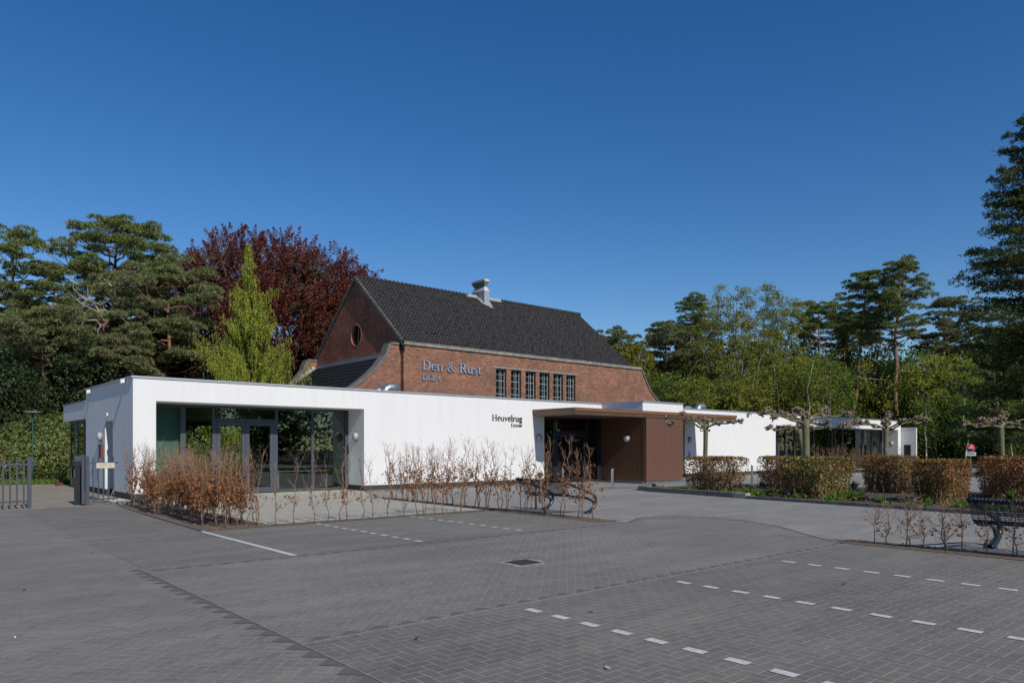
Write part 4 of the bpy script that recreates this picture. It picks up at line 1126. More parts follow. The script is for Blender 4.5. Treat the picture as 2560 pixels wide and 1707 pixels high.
t = empty('gate_motor', (4.45, 24.7, 0), 0, 'tall dark gate motor cabinet behind the gate post', 'cabinet')
b = MB(); b.box(-.12, .12, 0, .14, .03, 1.28); b.build('cabinet', M['dframe'], t)
b = MB(); b.box(-.13, .13, -.01, .15, 1.282, 1.45); b.build('top_box', M['gate'], t)
b = MB(); b.box(-.135, -.122, .03, .1, .8, 1.05); b.build('keypad', M['inox'], t)
t = empty('gate_sign', (5.03, 24.2, 1.24), 0, 'cream rectangular sign with two small lines of text hung on the gate bars', 'sign')
b = MB(); b.box(-.24, .24, 0, .012, -.155, .0); b.build('board', M['cream'], t)
b = MB()
for z_, n_ in ((-.055, 11), (-.09, 13)):
    x = -.17
    for k in range(n_):
        w_ = .010 + .006 * (k % 3 == 0); b.box(x, x + w_, -.002, -.0005, z_, z_ + .012 + .004 * (k % 4 == 1)); x += w_ + .006
b.build('text', M['ochre'], t)
b = MB(); b.tube([(.09, -.003, -.045), (.115, -.003, -.035), (.13, -.003, -.055), (.11, -.003, -.075), (.13, -.003, -.10), (.17, -.003, -.10)], .004, 4); b.build('emblem', M['ochre'], t)

# green lamp post
x, y = at(82, 34.3)
t = empty('lamp_post', (x, y, 0), 0, 'slim green lamp post with a flat disc head in front of the big shrub', 'lamp post')
b = MB(); b.tube([(0, 0, 0), (0, 0, 1.1), (0, 0, 1.12), (0, 0, 3.32)], [.055, .055, .035, .033], 10); b.build('pole', M['green_post'], t)
b = MB(); b.lathe([(.03, 0), (.12, .03), (.34, .035), (.35, .05), (.2, .09), (.001, .1)], (0, 0, 3.3), n=24); b.build('disc_head', M['lampring'], t)
b = MB(); b.box(.02, .16, -.06, .06, .85, 1.15); b.build('control_box', M['gate'], t)

# no entry sign
x, y = at(2427, 53)
rz_ = -R(40.7) - math.atan(kk(2427)) * .3
t = empty('no_entry_sign', (x, y, 0), rz_, 'round red no entry sign with a small text plate in front of the wood', 'road sign')
b = MB(); b.tube([(0, 0.03, 0), (0, 0.03, 2.0)], .03, 8); b.build('pole', M['lampring'], t)
b = MB(); b.lathe([(.001, .0), (.30, 0), (.30, .015)], (0, 0, 1.70), (0, -1, 0), 28); b.build('disc_border', M['plate'], t)
b = MB(); b.lathe([(.265, .0), (.265, .02), (.001, .02)], (0, 0, 1.70), (0, -1, 0), 28); b.build('red_disc', M['red'], t)
b = MB(); b.box(-.2, .2, -.026, -.021, 1.665, 1.735); b.build('white_bar', M['plate'], t)
b = MB(); b.box(-.34, .34, -.015, .0, 1.12, 1.39); b.build('text_plate', M['plate'], t)
b = MB()
for z_, n_ in ((1.29, 8), (1.21, 11)):
    x = -.29 + (.0 if n_ == 11 else .05)
    for k in range(n_): b.box(x, x + .036, -.019, -.0155, z_, z_ + .05); x += .052
b.build('plate_text', M['ink'], t)

# garden spotlights
for px, py, lab in ((1971, 1250, 'small black garden spotlight in the bed before the olive green hedge block'), (2284, 1268, 'small pale topped garden spotlight in the bed before the long low hedge block')):
    x, y = gp(px, py); t = empty('garden_spotlight', (x, y, .05), 0, lab, 'garden light')
    b = MB(); b.tube([(0, 0, 0), (0, 0, .1)], .015, 6); b.build('stake', M['black'], t)
    b = MB(); b.tube([(-.02, -.03, .08), (.05, .06, .24)], .04, 10); b.build('head', M['bench'], t)
x, y = gp(147, 1214); t = empty('terracotta_box', (x, y, 0), .2, 'small terracotta block at the foot of the red flowered shrub', 'block')
b = MB(); b.box(-.12, .12, -.1, .1, 0, .12); b.build('body', M['rust'], t)
b = MB(); b.box(-.13, .13, -.11, .11, .122, .15); b.build('lid', M['rust'], t)

# ------------------------------------------------------------------ vegetation
def blobs(rng, n, cent, rad):
    d = rnd_unit(n, rng); r_ = rng.uniform(0, 1, (n, 1)) ** .45
    return np.asarray(cent) + d * r_ * np.asarray(rad)
def limb_curve(p, q, sag=.0, wob=.15, n=5, rng=None):
    rng = rng or RNG; p, q = np.array(p, float), np.array(q, float); L = np.linalg.norm(q - p); o = []
    for i in range(n + 1):
        s = i / n; a = p + (q - p) * s
        a[2] += -sag * L * math.sin(math.pi * s)
        if 0 < i < n: a += rng.normal(0, wob * L * .045, 3)
        o.append(a)
    return o

def pine(name, h, R_, zb, label, lean=(0, 0), seed=1, m='needle', nb=26, tr=.22, pads=6, dense=1.15, flat=.55, dead=0, cat='pine tree', group='pine trees', top=1.0, side=0.0, loc=(0, 0, 0)):
    rng = np.random.default_rng(seed)
    t = empty(name, loc, 0, label, cat, group)
    tp = [np.array([lean[0] * s ** 1.3 + rng.normal(0, .12) * (0 < s), lean[1] * s ** 1.3 + rng.normal(0, .12) * (0 < s), h * .95 * s]) for s in np.linspace(0, 1, 9)]
    def trunk_at(z):
        s = min(max(z / (h * .95), 0), .999) * 8; i = int(s); return tp[i] + (tp[i + 1] - tp[i]) * (s - i)
    b = MB(); b.tube(tp, [tr * (1 - .75 * i / 8) for i in range(9)], 9)
    C, A_, B_ = [], [], []
    padl = []
    for i in range(nb):
        s = (i + rng.uniform(0, .8)) / nb
        z = zb + (h - zb) * s * .97
        prof = (math.sin(math.pi * min(1, (.22 + .78 * s) ** 1.0)) ** .6) * (1 if s < .8 else top)
        if s > .93: prof *= .8
        a = i * 2.4 + rng.normal(0, .5)
        L = R_ * prof * rng.uniform(.6, 1.05)
        if rng.random() < .18: L *= .55
        p = trunk_at(max(zb * .7, z - L * .35)); q = trunk_at(z) + np.array([math.cos(a) * L + side * prof, math.sin(a) * L, rng.uniform(-.2, .35)])
        lc = limb_curve(p, q, .08, .5, 5, rng)
        b.tube(lc, [tr * .32, tr * .27, tr * .2, tr * .15, tr * .1, tr * .05], 5)
        npad = max(2, int(pads * (L / R_) + 1))
        for k in range(npad):
            f = rng.uniform(.45, 1.05); c_ = p + (q - p) * f + rng.normal(0, .35, 3) * np.array([1.3, 1.3, .7]) * R_ / 4
            c_[2] = (p + (q - p) * f)[2] + rng.uniform(-.35, .8)
            padl.append((c_, rng.uniform(.4, .95) * (R_ / 4.2) ** .6))
            b.tube([lc[3], (lc[3] + c_) / 2 + rng.normal(0, .1, 3), c_], [tr * .1, tr * .07, tr * .03], 4)
    for k in range(int(nb * .3)):
        c_ = trunk_at(h * .95) + np.array([rng.normal(0, R_ * .28), rng.normal(0, R_ * .28), rng.uniform(-.6, .5)]); padl.append((c_, rng.uniform(.45, .7) * (R_ / 4.2) ** .6))
    for c_, r_ in padl:
        n = int(80 * dense * (r_ / .8) ** 1.6 + 20)
        d = rnd_unit(n, rng); d[:, 2] = np.abs(d[:, 2]) * .9 - .15
        rr = rng.uniform(.3, 1, (n, 1)) ** .5
        P_ = c_ + d * rr * np.array([r_, r_, r_ * flat])
        # tuft direction outward and up
        td = unit(d * np.array([1, 1, .4]) + np.array([0, 0, .75]))
        for _ in range(5):
            dd = unit(td + rng.normal(0, .55, (n, 3)))
            ln = rng.uniform(.16, .3, n); a_, b_ = leaf_axes(dd, ln, .05, rng)
            C.append(P_ + a_); A_.append(a_); B_.append(b_)
    b.build('trunk', M['bark_pine'], t)
    leaf_mesh('crown', np.concatenate(C), np.concatenate(A_), np.concatenate(B_), M[m], t)
    if dead:
        q = MB()
        for k in range(dead):
            z = rng.uniform(zb * .35, zb * .95); p = trunk_at(z); a = rng.uniform(-2.9, -.2) ; L = rng.uniform(1.2, 3.4)
            e_ = p + np.array([math.cos(a) * L, math.sin(a) * L, rng.uniform(-.6, 1.0)])
            lc = limb_curve(p, e_, rng.uniform(-.2, .2), 1.3, 6, rng); q.tube(lc, [.07, .06, .05, .04, .03, .02, .01], 5)
            for j in range(3):
                s_ = lc[rng.integers(2, 6)]; q.tube(limb_curve(s_, s_ + rng.normal(0, .6, 3), .1, 1.5, 3, rng), [.025, .018, .012, .006], 4)
        q.build('dead_branches', M['dead'], t)
    return t

def broadleaf(name, label, h, tr, ells, nclump, nleaf, leaf, cr_, m, bark, seed, cat='tree', group=None, limbs=26, outward=0.0, up=0.0, fork=.35, surf=.5, loc=(0, 0, 0), spiky=0, aspect=.6, lw=.05):
    rng = np.random.default_rng(seed)
    t = empty(name, loc, 0, label, cat, group)
    ells = [(np.array(c_, float), np.array(r_, float)) for c_, r_ in ells]
    vol = np.array([r_[0] * r_[1] * r_[2] for _, r_ in ells]) ** .8; vol /= vol.sum()
    idx = rng.choice(len(ells), nclump, p=vol)
    cc = np.array([ells[i][0] for i in idx]); rr = np.array([ells[i][1] for i in idx])
    d = rnd_unit(nclump, rng); f = rng.uniform(surf ** 3, 1, (nclump, 1)) ** (1 / 3)
    # lumpy outline
    lump = 1 + .13 * np.sin(d[:, :1] * 5 + seed) * np.cos(d[:, 1:2] * 6 + seed * 2) + .08 * np.sin(d[:, 2:3] * 11 + seed)
    CP = cc + d * f * rr * lump
    b = MB(); fz = h * fork
    top = np.array([rng.normal(0, .2), rng.normal(0, .2), fz])
    b.tube(limb_curve((0, 0, 0), top, 0, .4, 5, rng), [tr, tr * .92, tr * .86, tr * .8, tr * .75, tr * .68], 9)
    ends = []
    li = rng.choice(nclump, min(limbs, nclump), replace=False)
    for k in li:
        q = CP[k]; q = q * .88 + top * .12
        st = np.array([top[0], top[1], fz * rng.uniform(.75, 1.0)])
        mid = (st + q) / 2 + np.array([(q - st)[0] * .08, (q - st)[1] * .08, -.05 * np.linalg.norm(q - st)]) + rng.normal(0, .3, 3)
        pts = [st, st * .5 + mid * .5 + rng.normal(0, .12, 3), mid, mid * .5 + q * .5 + rng.normal(0, .2, 3), q]
        b.tube(pts, [tr * .42, tr * .33, tr * .24, tr * .14, lw * .6], 6)
        ends += [pts[2], pts[3], pts[4], pts[3] * .5 + pts[4] * .5]
    ends = np.array(ends)
    for k in range(nclump):
        dd = np.linalg.norm(ends - CP[k], axis=1); e_ = ends[dd.argmin()]
        if dd.min() < cr_ * 7: b.tube([e_, (e_ + CP[k]) / 2 + rng.normal(0, .15, 3), CP[k]], [lw * .7, lw * .45, lw * .2], 3, False)
    b.build('trunk', M[bark], t)
    n = nclump * nleaf
    base = np.repeat(CP, nleaf, 0)
    if spiky:
        dirs = unit((CP - cc) / rr + np.array([0, 0, up])); dirs = unit(dirs + rng.normal(0, .25, dirs.shape))
        dr = np.repeat(dirs, nleaf, 0)
        s = rng.uniform(-.6, 1.0, (n, 1)); wdt = (1 - np.abs(s) * .75)
        P_ = base + dr * s * cr_ * spiky + rng.normal(0, 1, (n, 3)) * cr_ * .33 * wdt
        ld = unit(dr * .8 + rng.normal(0, .7, (n, 3)))
    else:
        P_ = base + rng.normal(0, 1, (n, 3)) * np.array([cr_, cr_, cr_ * .7]) * .55
        ld = unit(rng.normal(0, 1, (n, 3)) + np.array([0, 0, .2]))
    a_, b_ = leaf_axes(ld, rng.uniform(.7, 1.3, n) * leaf, leaf * aspect, rng)
    leaf_mesh('crown', P_, a_, b_, M[m], t)
    return t

def place(px, D, **kw):
    x, y = at(px, D); return (x, y, 0)
def relell(px, D, items):
    """ellipsoids given by photo column, photo row of centre, radii in metres -> local to the tree"""
    x0, y0 = at(px, D); o = []
    for (cx_, cy_, rx, rz) in items:
        x, y = at(cx_, D); o.append(((x - x0, y - y0, zz(cy_, D)), (rx, rx, rz)))
    return o
H = lambda py, D: zz(py, D)

# --- left wood
pine('pine_tree', H(560, 62), 4.3, H(850, 62), 'tall pine with an orange trunk at the left edge of the photo', seed=3, m='needle', nb=26, tr=.26, dense=.9, loc=place(35, 62))
pine('pine_tree', H(546, 60), 5.3, H(745, 60), 'broad crowned tallest pine on the left with sky showing through its layers', lean=(.9, -.6), seed=8, nb=34, tr=.3, dense=1.1, dead=9, loc=place(262, 60))
pine('pine_tree', H(655, 56), 4.9, H(900, 56), 'rounded pine between the tallest pine and the copper beech', seed=15, m='needle2', nb=34, tr=.24, dense=1.15, loc=place(420, 56))
pine('pine_tree', H(690, 57), 4.2, H(880, 57), 'middle height pine below the tallest crown', seed=22, m='needle2', nb=30, tr=.22, loc=place(290, 57))
pine('pine_tree', H(775, 50), 3.6, H(905, 50), 'low spreading pine with a reddish trunk near the left edge', seed=27, m='needle2', nb=24, tr=.2, loc=place(112, 50))
pine('pine_tree', H(660, 66), 4.2, H(860, 66), 'pine filling the gap between the two leftmost tall pines', seed=29, m='needle', nb=28, tr=.25, loc=place(135, 66))
pine('pine_tree', H(830, 52), 3.0, H(930, 52), 'small pine with an upright orange trunk left of the weeping cypress', seed=35, m='needle2', nb=18, tr=.2, loc=place(315, 52))
D = 72
broadleaf('copper_beech', 'huge dark red copper beech behind the gable', H(556, D), .6, relell(690, D, [(620, 700, 6.4, 4.5), (520, 760, 4.8, 4.0), (715, 705, 5.0, 4.4), (840, 735, 4.4, 4.2), (895, 770, 3.0, 3.8), (700, 830, 9.0, 5), (465, 700, 2.6, 2.0), (840, 850, 4.4, 4.0)]), 3600, 60, .19, .5, 'copper', 'bark_dark', 5, 'copper beech', None, 44, up=.9, spiky=1.6, fork=.3, surf=.3, loc=place(690, D), lw=.06)
# dark red brown lower growth
for px, py, D, r_, sd, lab in ((470, 890, 60, 3.6, 41, 'dark brown leaved tree in the gap left of the weeping cypress'), (395, 920, 62, 3.3, 42, 'shadowy brown tree behind the corner of the white building')):
    broadleaf('understorey_tree', lab, H(py, D) + r_, .2, relell(px, D, [(px, py, r_, r_), (px, py + 60, r_ * 1.1, r_)]), 260, 70, .24, .7, 'brownwood', 'bark_dark', sd, 'tree', 'undergrowth trees on the left', 14, loc=place(px, D))
for i, (px, py, D, r_, m_, lab) in enumerate(((30, 900, 62, 3.4, 'holly', 'dark evergreen tree at the far left behind the red flowered shrub'), (150, 950, 66, 3.4, 'holly', 'dark evergreen bush mass behind the lamp post'),
        (245, 925, 66, 3.6, 'holly', 'dark evergreen between two pine trunks left of the white corner'), (85, 990, 52, 1.2, 'green', 'bright green leafy bush above the big shrub on the left'), (60, 925, 58, 2.6, 'holly', 'dark evergreen lit between the left pine trunks'),
        (330, 900, 67, 3.6, 'holly', 'dark evergreen directly behind the side wall of the white building'), (10, 1000, 47, 2.5, 'holly', 'dark evergreen bush low at the left edge'), (170, 850, 66, 3.6, 'holly', 'dark evergreen tree deep in the wood under the tallest pine'))):
    broadleaf('evergreen_tree' if m_ == 'holly' else 'green_bush', lab, H(py, D) + r_, .16, relell(px, D, [(px, py, r_, r_ * .9), (px, py + 70, r_ * 1.15, r_ * .9)]), 230, 75, .2, .6, m_, 'bark_dark', 50 + i, 'evergreen' if m_ == 'holly' else 'bush', 'undergrowth trees on the left', 12, loc=place(px, D))

# leaning orange trunk with pale dead branches
rngd = np.random.default_rng(21)
def trunkline(px0, pts, D):
    x0, y0 = at(px0, D); o = [np.array([0, 0, 0.])]
    for px, py in pts: x, y = at(px, D); o.append(np.array([x - x0, y - y0, zz(py, D)]))
    return o
D = 53; t = empty('leaning_pine', place(215, D), 0, 'leaning orange pine trunk with pale twisted dead branches at the top', 'pine tree')
lc = trunkline(215, [(226, 975), (240, 915), (258, 860), (268, 820), (283, 785), (292, 745)], D)
lc = [p + rngd.normal(0, .12, 3) * (i > 0) for i, p in enumerate(lc)]
b = MB(); b.tube(lc, [.26, .2, .17, .15, .13, .1, .05], 9); b.build('trunk', M['bark_pine'], t)
for pts in ([(268, 820), (255, 790), (228, 765), (205, 745), (178, 728), (180, 705)], [(283, 785), (262, 772), (240, 780), (212, 772), (190, 752)], [(262, 850), (252, 820), (240, 800), (215, 800), (205, 830), (195, 870), (180, 905)], [(286, 775), (270, 755), (245, 762), (225, 750), (222, 722)],
            [(276, 805), (262, 800), (250, 830), (247, 870)], [(292, 748), (284, 720), (262, 705), (246, 712)]):
    x0, y0 = at(215, D); q = []
    for i, (px, py) in enumerate(pts):
        x, y = at(px, D - .25 * i); q.append(np.array([x - x0, y - y0, zz(py, D)]) + rngd.normal(0, .13, 3))
    b = MB(); b.tube(q, list(np.linspace(.07, .02, len(q))), 6)
    for k in range(7):
        s_ = q[rngd.integers(1, len(q))]; b.tube(limb_curve(s_, s_ + rngd.normal(0, .45, 3), .1, 2.0, 4, rngd), [.03, .024, .018, .012, .006], 4)
    b.build('dead_branch', M['dead'], t)
# --- weeping cypress
def cypress(px, D, top_y, hw, label):
    rng = np.random.default_rng(77); h = H(top_y, D)
    t = empty('weeping_cypress', place(px, D), 0, label, 'weeping cypress')
    b = MB(); b.tube([(0, 0, 0), (.05, 0, h * .5), (-.05, .05, h * .8), (.1, 0, h)], [.22, .14, .07, .01], 8)
    P_, Dr, Ln = [], [], []
    z = 1.2
    while z < h - .1:
        s = z / h
        rad = hw * (1 - s) * 1.6 * (1 + .16 * math.sin(z * 3.3)) if s < .8 else hw * (1 - s) * 1.15
        nb = 9 if s < .8 else 4
        for k in range(nb):
            a = rng.uniform(0, 6.283); L = rad * rng.uniform(.3, 1.0) * (1 + .42 * math.sin(z * 1.9 + a * 2 + 1.3 * math.sin(a)))
            if rng.random() < .12: L *= 1.3
            dirv = np.array([math.cos(a), math.sin(a), 0]); rise = rng.uniform(-.08, .12)
            n = max(2, int(L / .16))
            pts = []
            for j in range(n + 1):
                f = j / n; zz_ = z + L * (rise * f - .5 * f * (1 - f) - .12 * f + .3 * f ** 3)
                pts.append(np.array([0, 0, zz_]) + dirv * L * f)
            b.tube(pts[::2] if len(pts) > 4 else pts, .018, 3, False)
            for j, p in enumerate(pts):
                f = j / n
                if f < .25 and s < .7: continue
                for q in range(5):
                    hl = rng.uniform(.2, 1.05) * (1 if s < .85 else .6) * (1 - .4 * f)
                    pp = p + rng.normal(0, .09, 3)
                    m_ = int(hl / .085) + 1
                    for w_ in range(m_):
                        P_.append(pp + np.array([rng.normal(0, .022), rng.normal(0, .022), -hl * w_ / m_]))
                        Dr.append((rng.normal(0, .28) + dirv[0] * .2, rng.normal(0, .28) + dirv[1] * .2, -1))
                for q in range(3):
                    P_.append(p + rng.normal(0, .07, 3)); Dr.append(dirv + rng.normal(0, .5, 3))
        z += .36 if rng.random() < .3 else .22
    for k in range(160):
        P_.append(np.array([rng.normal(0, .07), rng.normal(0, .07), h - rng.uniform(0, 1.3)])); Dr.append((rng.normal(0, .3), rng.normal(0, .3), 1 if k % 2 else -1))
    P_ = np.array(P_); Dr = unit(np.array(Dr, float)); n = len(P_)
    a_, b_ = leaf_axes(Dr, rng.uniform(.11, .2, n), .042, rng)
    b.build('trunk', M['bark_dark'], t); leaf_mesh('crown', P_, a_, b_, M['cyp'], t)
cypress(622, 48, 612, 3.35, 'yellow green weeping cypress in front of the copper beech')

# --- right wood
pine('pine_tree', H(822, 96), 2.9, H(905, 96), 'small dark pine top peeking out beside the right end of the tiled roof', seed=61, nb=18, tr=.2, loc=place(1535, 96))
D = 82
broadleaf('yellow_tree', 'bright yellow green tree right behind the hall end', H(860, D), .2, relell(1590, D, [(1580, 915, 2.5, 2.4), (1610, 960, 2.0, 2.6), (1560, 900, 1.5, 1.6)]), 280, 60, .2, .45, 'yellow', 'bark_grey', 62, 'tree', None, 16, up=.8, spiky=1.4, loc=place(1590, D))
pine('pine_tree', H(805, 88), 4.9, H(930, 88), 'wide grey green pine behind the yellow tree', seed=63, m='needle2', nb=34, tr=.25, lean=(.8, 0), loc=place(1655, 88))
pine('pine_tree', H(735, 93), 2.9, H(835, 93), 'round topped pine leaning at the left of the right hand wood', lean=(1.6, -1.2), seed=64, nb=18, tr=.24, dense=1.15, loc=place(1700, 93))
D = 86
broadleaf('oak_tree', 'tall airy spring oak with a rounded double top', H(720, D), .42, relell(1835, D, [(1825, 775, 3.1, 2.8), (1780, 840, 2.8, 2.8), (1870, 850, 3.2, 3.0), (1830, 920, 3.8, 3.2), (1790, 950, 3, 2.4)]), 470, 46, .2, .5, 'oak', 'bark_grey', 65, 'oak', 'spring oaks in the right wood', 34, fork=.42, surf=.35, loc=place(1835, D))
D = 88
broadleaf('oak_tree', 'airy spring oak with thin pale limbs against the sky', H(718, D), .40, relell(1930, D, [(1925, 755, 1.9, 2.2), (1960, 800, 3.0, 2.6), (1915, 870, 3.3, 3.2), (1975, 890, 2.8, 2.6), (1935, 960, 3.6, 3.0)]), 450, 44, .2, .5, 'oak', 'bark_grey', 66, 'oak', 'spring oaks in the right wood', 34, fork=.42, surf=.35, loc=place(1925, D))
pine('pine_tree', H(748, 98), 4.4, H(850, 98), 'flat topped dark pine behind the second oak', seed=67, nb=26, tr=.25, loc=place(2045, 98))
pine('pine_tree', H(776, 99), 4.0, H(880, 99), 'dark pine between the oaks and the pair of tall pines', seed=68, nb=24, tr=.25, m='needle2', loc=place(2110, 99))
pine('pine_tree', H(672, 85), 3.6, H(830, 85), 'left of the pair of tall slender pines with a curved trunk', lean=(1.3, -1.3), seed=69, nb=26, tr=.27, dense=1.1, dead=3, loc=place(2127, 85))
pine('pine_tree', H(643, 82), 4.0, H(860, 82), 'right and tallest of the pair of slender pines with a sunlit orange trunk', lean=(.5, -.5), seed=70, nb=32, tr=.32, dense=1.1, dead=2, loc=place(2232, 82))
pine('pine_tree', H(740, 90), 4.6, H(900, 90), 'broad pine between the slender pair and the big dark fir', seed=71, nb=30, m='needle2', tr=.26, loc=place(2370, 90))
pine('pine_tree', H(800, 95), 4.4, H(920, 95), 'grey green pine behind the first oak', seed=72, nb=28, m='needle2', tr=.26, loc=place(1750, 96))

def fir(px, D, top_y, label):
    rng = np.random.default_rng(99); h = H(top_y, D)
    t = empty('fir_tree', place(px, D), 0, label, 'fir tree')
    b = MB(); b.tube([(0, 0, 0), (.1, 0, h * .5), (0, .1, h * .8), (0, 0, h)], [.5, .33, .16, .02], 9)
    P_, Dr, Ln = [], [], []
    z = 2.2
    while z < h - .4:
        s = z / h; rad = 7.6 * (1 - s) ** .62 * (1 if s > .3 else .85) * .82
        for k in range(3):
            a = rng.uniform(0, 6.283); L = rad * rng.uniform(.55, 1.12)
            dirv = np.array([math.cos(a), math.sin(a), 0]); sidev = np.array([-dirv[1], dirv[0], 0])
            n = max(3, int(L / .28)); pts = []
            for j in range(n + 1):
                f = j / n; pts.append(np.array([0, 0, z + L * (-.12 * f + .2 * f * f)]) + dirv * L * f + rng.normal(0, .03, 3))
            b.tube(pts[::2] if n > 4 else pts, [max(.012, .06 * (1 - i / len(pts[::2]))) for i in range(len(pts[::2] if n > 4 else pts))], 4, False)
            for j, p in enumerate(pts):
                f = j / n
                if f < .2: continue
                wl = (.35 + .9 * (1 - abs(f - .55) * 1.4)) * min(1.2, L / 4)
                for sd in (-1, 1):
                    e_ = p + sidev * sd * wl * rng.uniform(.6, 1.1) + dirv * wl * .55 + np.array([0, 0, rng.uniform(-.35, .12)])
                    m_ = 17
                    for q in range(m_):
                        g = (q + rng.uniform(0, 1)) / m_; c_ = p + (e_ - p) * g + rng.normal(0, .07, 3)
                        P_.append(c_); Dr.append((e_ - p) * .6 + rng.normal(0, .5, 3) * wl * .6)
                        P_.append(c_ + rng.normal(0, .05, 3)); Dr.append(dirv * .5 + rng.normal(0, .6, 3) + np.array([0, 0, .2]))
        z += .26
    P_ = np.array(P_); Dr = unit(np.array(Dr)); n = len(P_)
    a_, b_ = leaf_axes(Dr, rng.uniform(.14, .28, n), .06, rng)
    b.build('trunk', M['bark_dark'], t); leaf_mesh('crown', P_, a_, b_, M['fir'], t)
fir(2610, 44, 190, 'very tall dark fir at the right edge of the photo')

# a band of leafy understorey: six prototypes, then copies
protos = []
for i, (m_, hh) in enumerate((('green', 9.5), ('oak', 10.5), ('green', 12.5), ('oak', 8.5), ('holly', 9.0), ('green', 11.0))):
    r_ = 2.9
    protos.append(broadleaf('woodland_tree', '', hh, .13, [((0, 0, hh * .72), (r_, r_, hh * .27)), ((.6, .3, hh * .42), (r_ * 1.05, r_, hh * .3)), ((-.5, -.2, hh * .2), (r_ * .9, r_ * .9, hh * .2))], 330, 46, .23, .6, m_, 'bark_dark' if i % 2 else 'bark_grey', 200 + i, 'tree', 'leafy trees of the right wood', 22, fork=.3, surf=.3))
spots = [(1665, 78, 925, 0, 'leafy tree just right of the yellow tree'), (1730, 76, 940, 1, 'olive leafy tree above the silver roof vents'), (1795, 79, 935, 2, 'green leafy tree under the first oak'),
         (1860, 77, 945, 3, 'olive leafy tree between the two oaks'), (1925, 80, 930, 5, 'green leafy tree under the second oak'), (1990, 78, 890, 1, 'olive leafy tree right of the second oak'),
         (2050, 80, 880, 0, 'fresh green leafy tree left of the slender pines'), (2095, 96, 905, 2, 'green leafy tree behind the curved pine trunk'), (2175, 96, 900, 3, 'olive tree seen between the two slender pine trunks'),
         (2222, 98, 920, 5, 'green leafy tree behind the sunlit orange trunk'), (2312, 84, 905, 1, 'olive leafy tree right of the sunlit pine trunk'), (2345, 74, 880, 3, 'olive yellow leafy tree above the end of the white building'),
         (2400, 72, 930, 0, 'green leafy tree left behind the no entry sign'), (2455, 68, 960, 2, 'green leafy tree right behind the no entry sign'), (2510, 64, 950, 4, 'dark leafy tree behind the last pollarded tree'),
         (2570, 60, 980, 5, 'green leafy tree at the right edge under the fir'), (1620, 90, 905, 4, 'dark leafy tree behind the yellow tree'), (1690, 95, 870, 5, 'leafy tree filling the wood below the round topped pine'),
         (1760, 98, 860, 0, 'green leafy tree far behind the first oak'), (1880, 100, 850, 2, 'green leafy tree far behind the two oaks'), (1995, 102, 850, 4, 'dark leafy tree far behind the second oak'),
         (2150, 104, 850, 4, 'dark leafy tree far behind the slender pines'), (2300, 102, 850, 0, 'green leafy tree far behind the broad pine'), (2430, 90, 860, 4, 'dark leafy tree between the broad pine and the fir'),
         (2490, 84, 830, 1, 'olive leafy tree behind the fir branches'), (2560, 80, 800, 4, 'dark leafy tree behind the fir trunk'), (2640, 60, 900, 2, 'green leafy tree just outside the right edge')]
used = set()
ph = [9.5, 10.5, 12.5, 8.5, 9.0, 11.0]
for i, (px, D, ty, k, lab) in enumerate(spots):
    x, y = at(px, D); hh = H(ty, D); s = hh / (ph[k] * 1.0)
    sx = max(s * .9, .95) if D > 85 else s
    if k not in used:
        r = protos[k]; r.location = (x, y, 0); r.scale = (sx, sx, s); r.rotation_euler = (0, 0, i * 1.7); tag(r, lab, 'tree', 'leafy trees of the right wood'); used.add(k)
    else: dup(protos[k], (x, y, 0), i * 1.7, (sx, sx, s), lab, 'leafy trees of the right wood', 'tree')
# copies behind the parking place: they are what the window panes mirror
mir = [(-20, -24), (-9, -30), (2, -26), (12, -31), (23, -27), (34, -30), (46, -26), (58, -29), (70, -25), (-32, -20), (84, -24), (-2, -36), (28, -38), (52, -37)]
for i, (x, y) in enumerate(mir):
    dup(protos[(i * 2 + 1) % 6], (x, y, 0), i * 1.3, (1.5, 1.5, .95), 'leafy tree on the far side of the parking place behind the photographer', 'trees behind the photographer', 'tree')
# rear greenery seen through the building and beyond it
for i, (x, y, k, s, lab) in enumerate(((11, 58, 4, 1.0, 'dark leafy tree behind the white building left of the cypress'), (0, 60, 4, 1.0, 'dark leafy tree behind the beige path'), (21, 56, 4, 1.1, 'dark leafy tree behind the low tiled roof'), (-4, 50, 4, .9, 'dark leafy tree at the end of the beige path'),
                                    (-3, 66, 4, 1.1, 'dark leafy tree deep behind the left shrub'), (9, 64, 4, 1.2, 'dark leafy tree deep behind the left pines'))):
    dup(protos[k], (x, y, 0), i * 2.1, s, lab, 'undergrowth trees on the left', 'tree')
# birches
rngb = np.random.default_rng(5)
for i, (px, D, ty, lab) in enumerate(((2008, 74, 900, 'thin leaning white birch right of the second oak'), (2318, 62, 1010, 'thin white birch stem right of the white building'), (2416, 60, 960, 'tall thin white birch stem above the no entry sign'),
                                    (2458, 66, 1030, 'left of two thin white stems beside the last pollarded tree'), (2462.5, 67, 1030, 'right of two thin white stems beside the last pollarded tree'), (2532, 58, 1040, 'pale birch stem at the right behind the last pollarded tree'), (1960, 78, 960, 'pale thin birch stem above the far white wall'))):
    x, y = at(px, D); h = H(ty, D); t = empty('birch_tree', (x, y, 0), 0, lab, 'birch', 'white birches in the right wood')
    b = MB(); lc = limb_curve((0, 0, 0), (.9 if i == 0 else .1, -.6 if i == 0 else .1, h), 0, .35, 7, rngb); b.tube(lc, list(np.linspace(.065, .02, 8)), 7); b.build('trunk', M['bark_birch'], t)
    n = 1500; c_ = np.array(lc)[rngb.integers(3, 8, n)] + rngb.normal(0, .7, (n, 3)) * np.array([1, 1, 1.2]); a_, b_ = leaf_axes(rnd_unit(n, rngb), rngb.uniform(.1, .2, n), .1, rngb)
    leaf_mesh('crown', c_, a_, b_, M['green'], t)
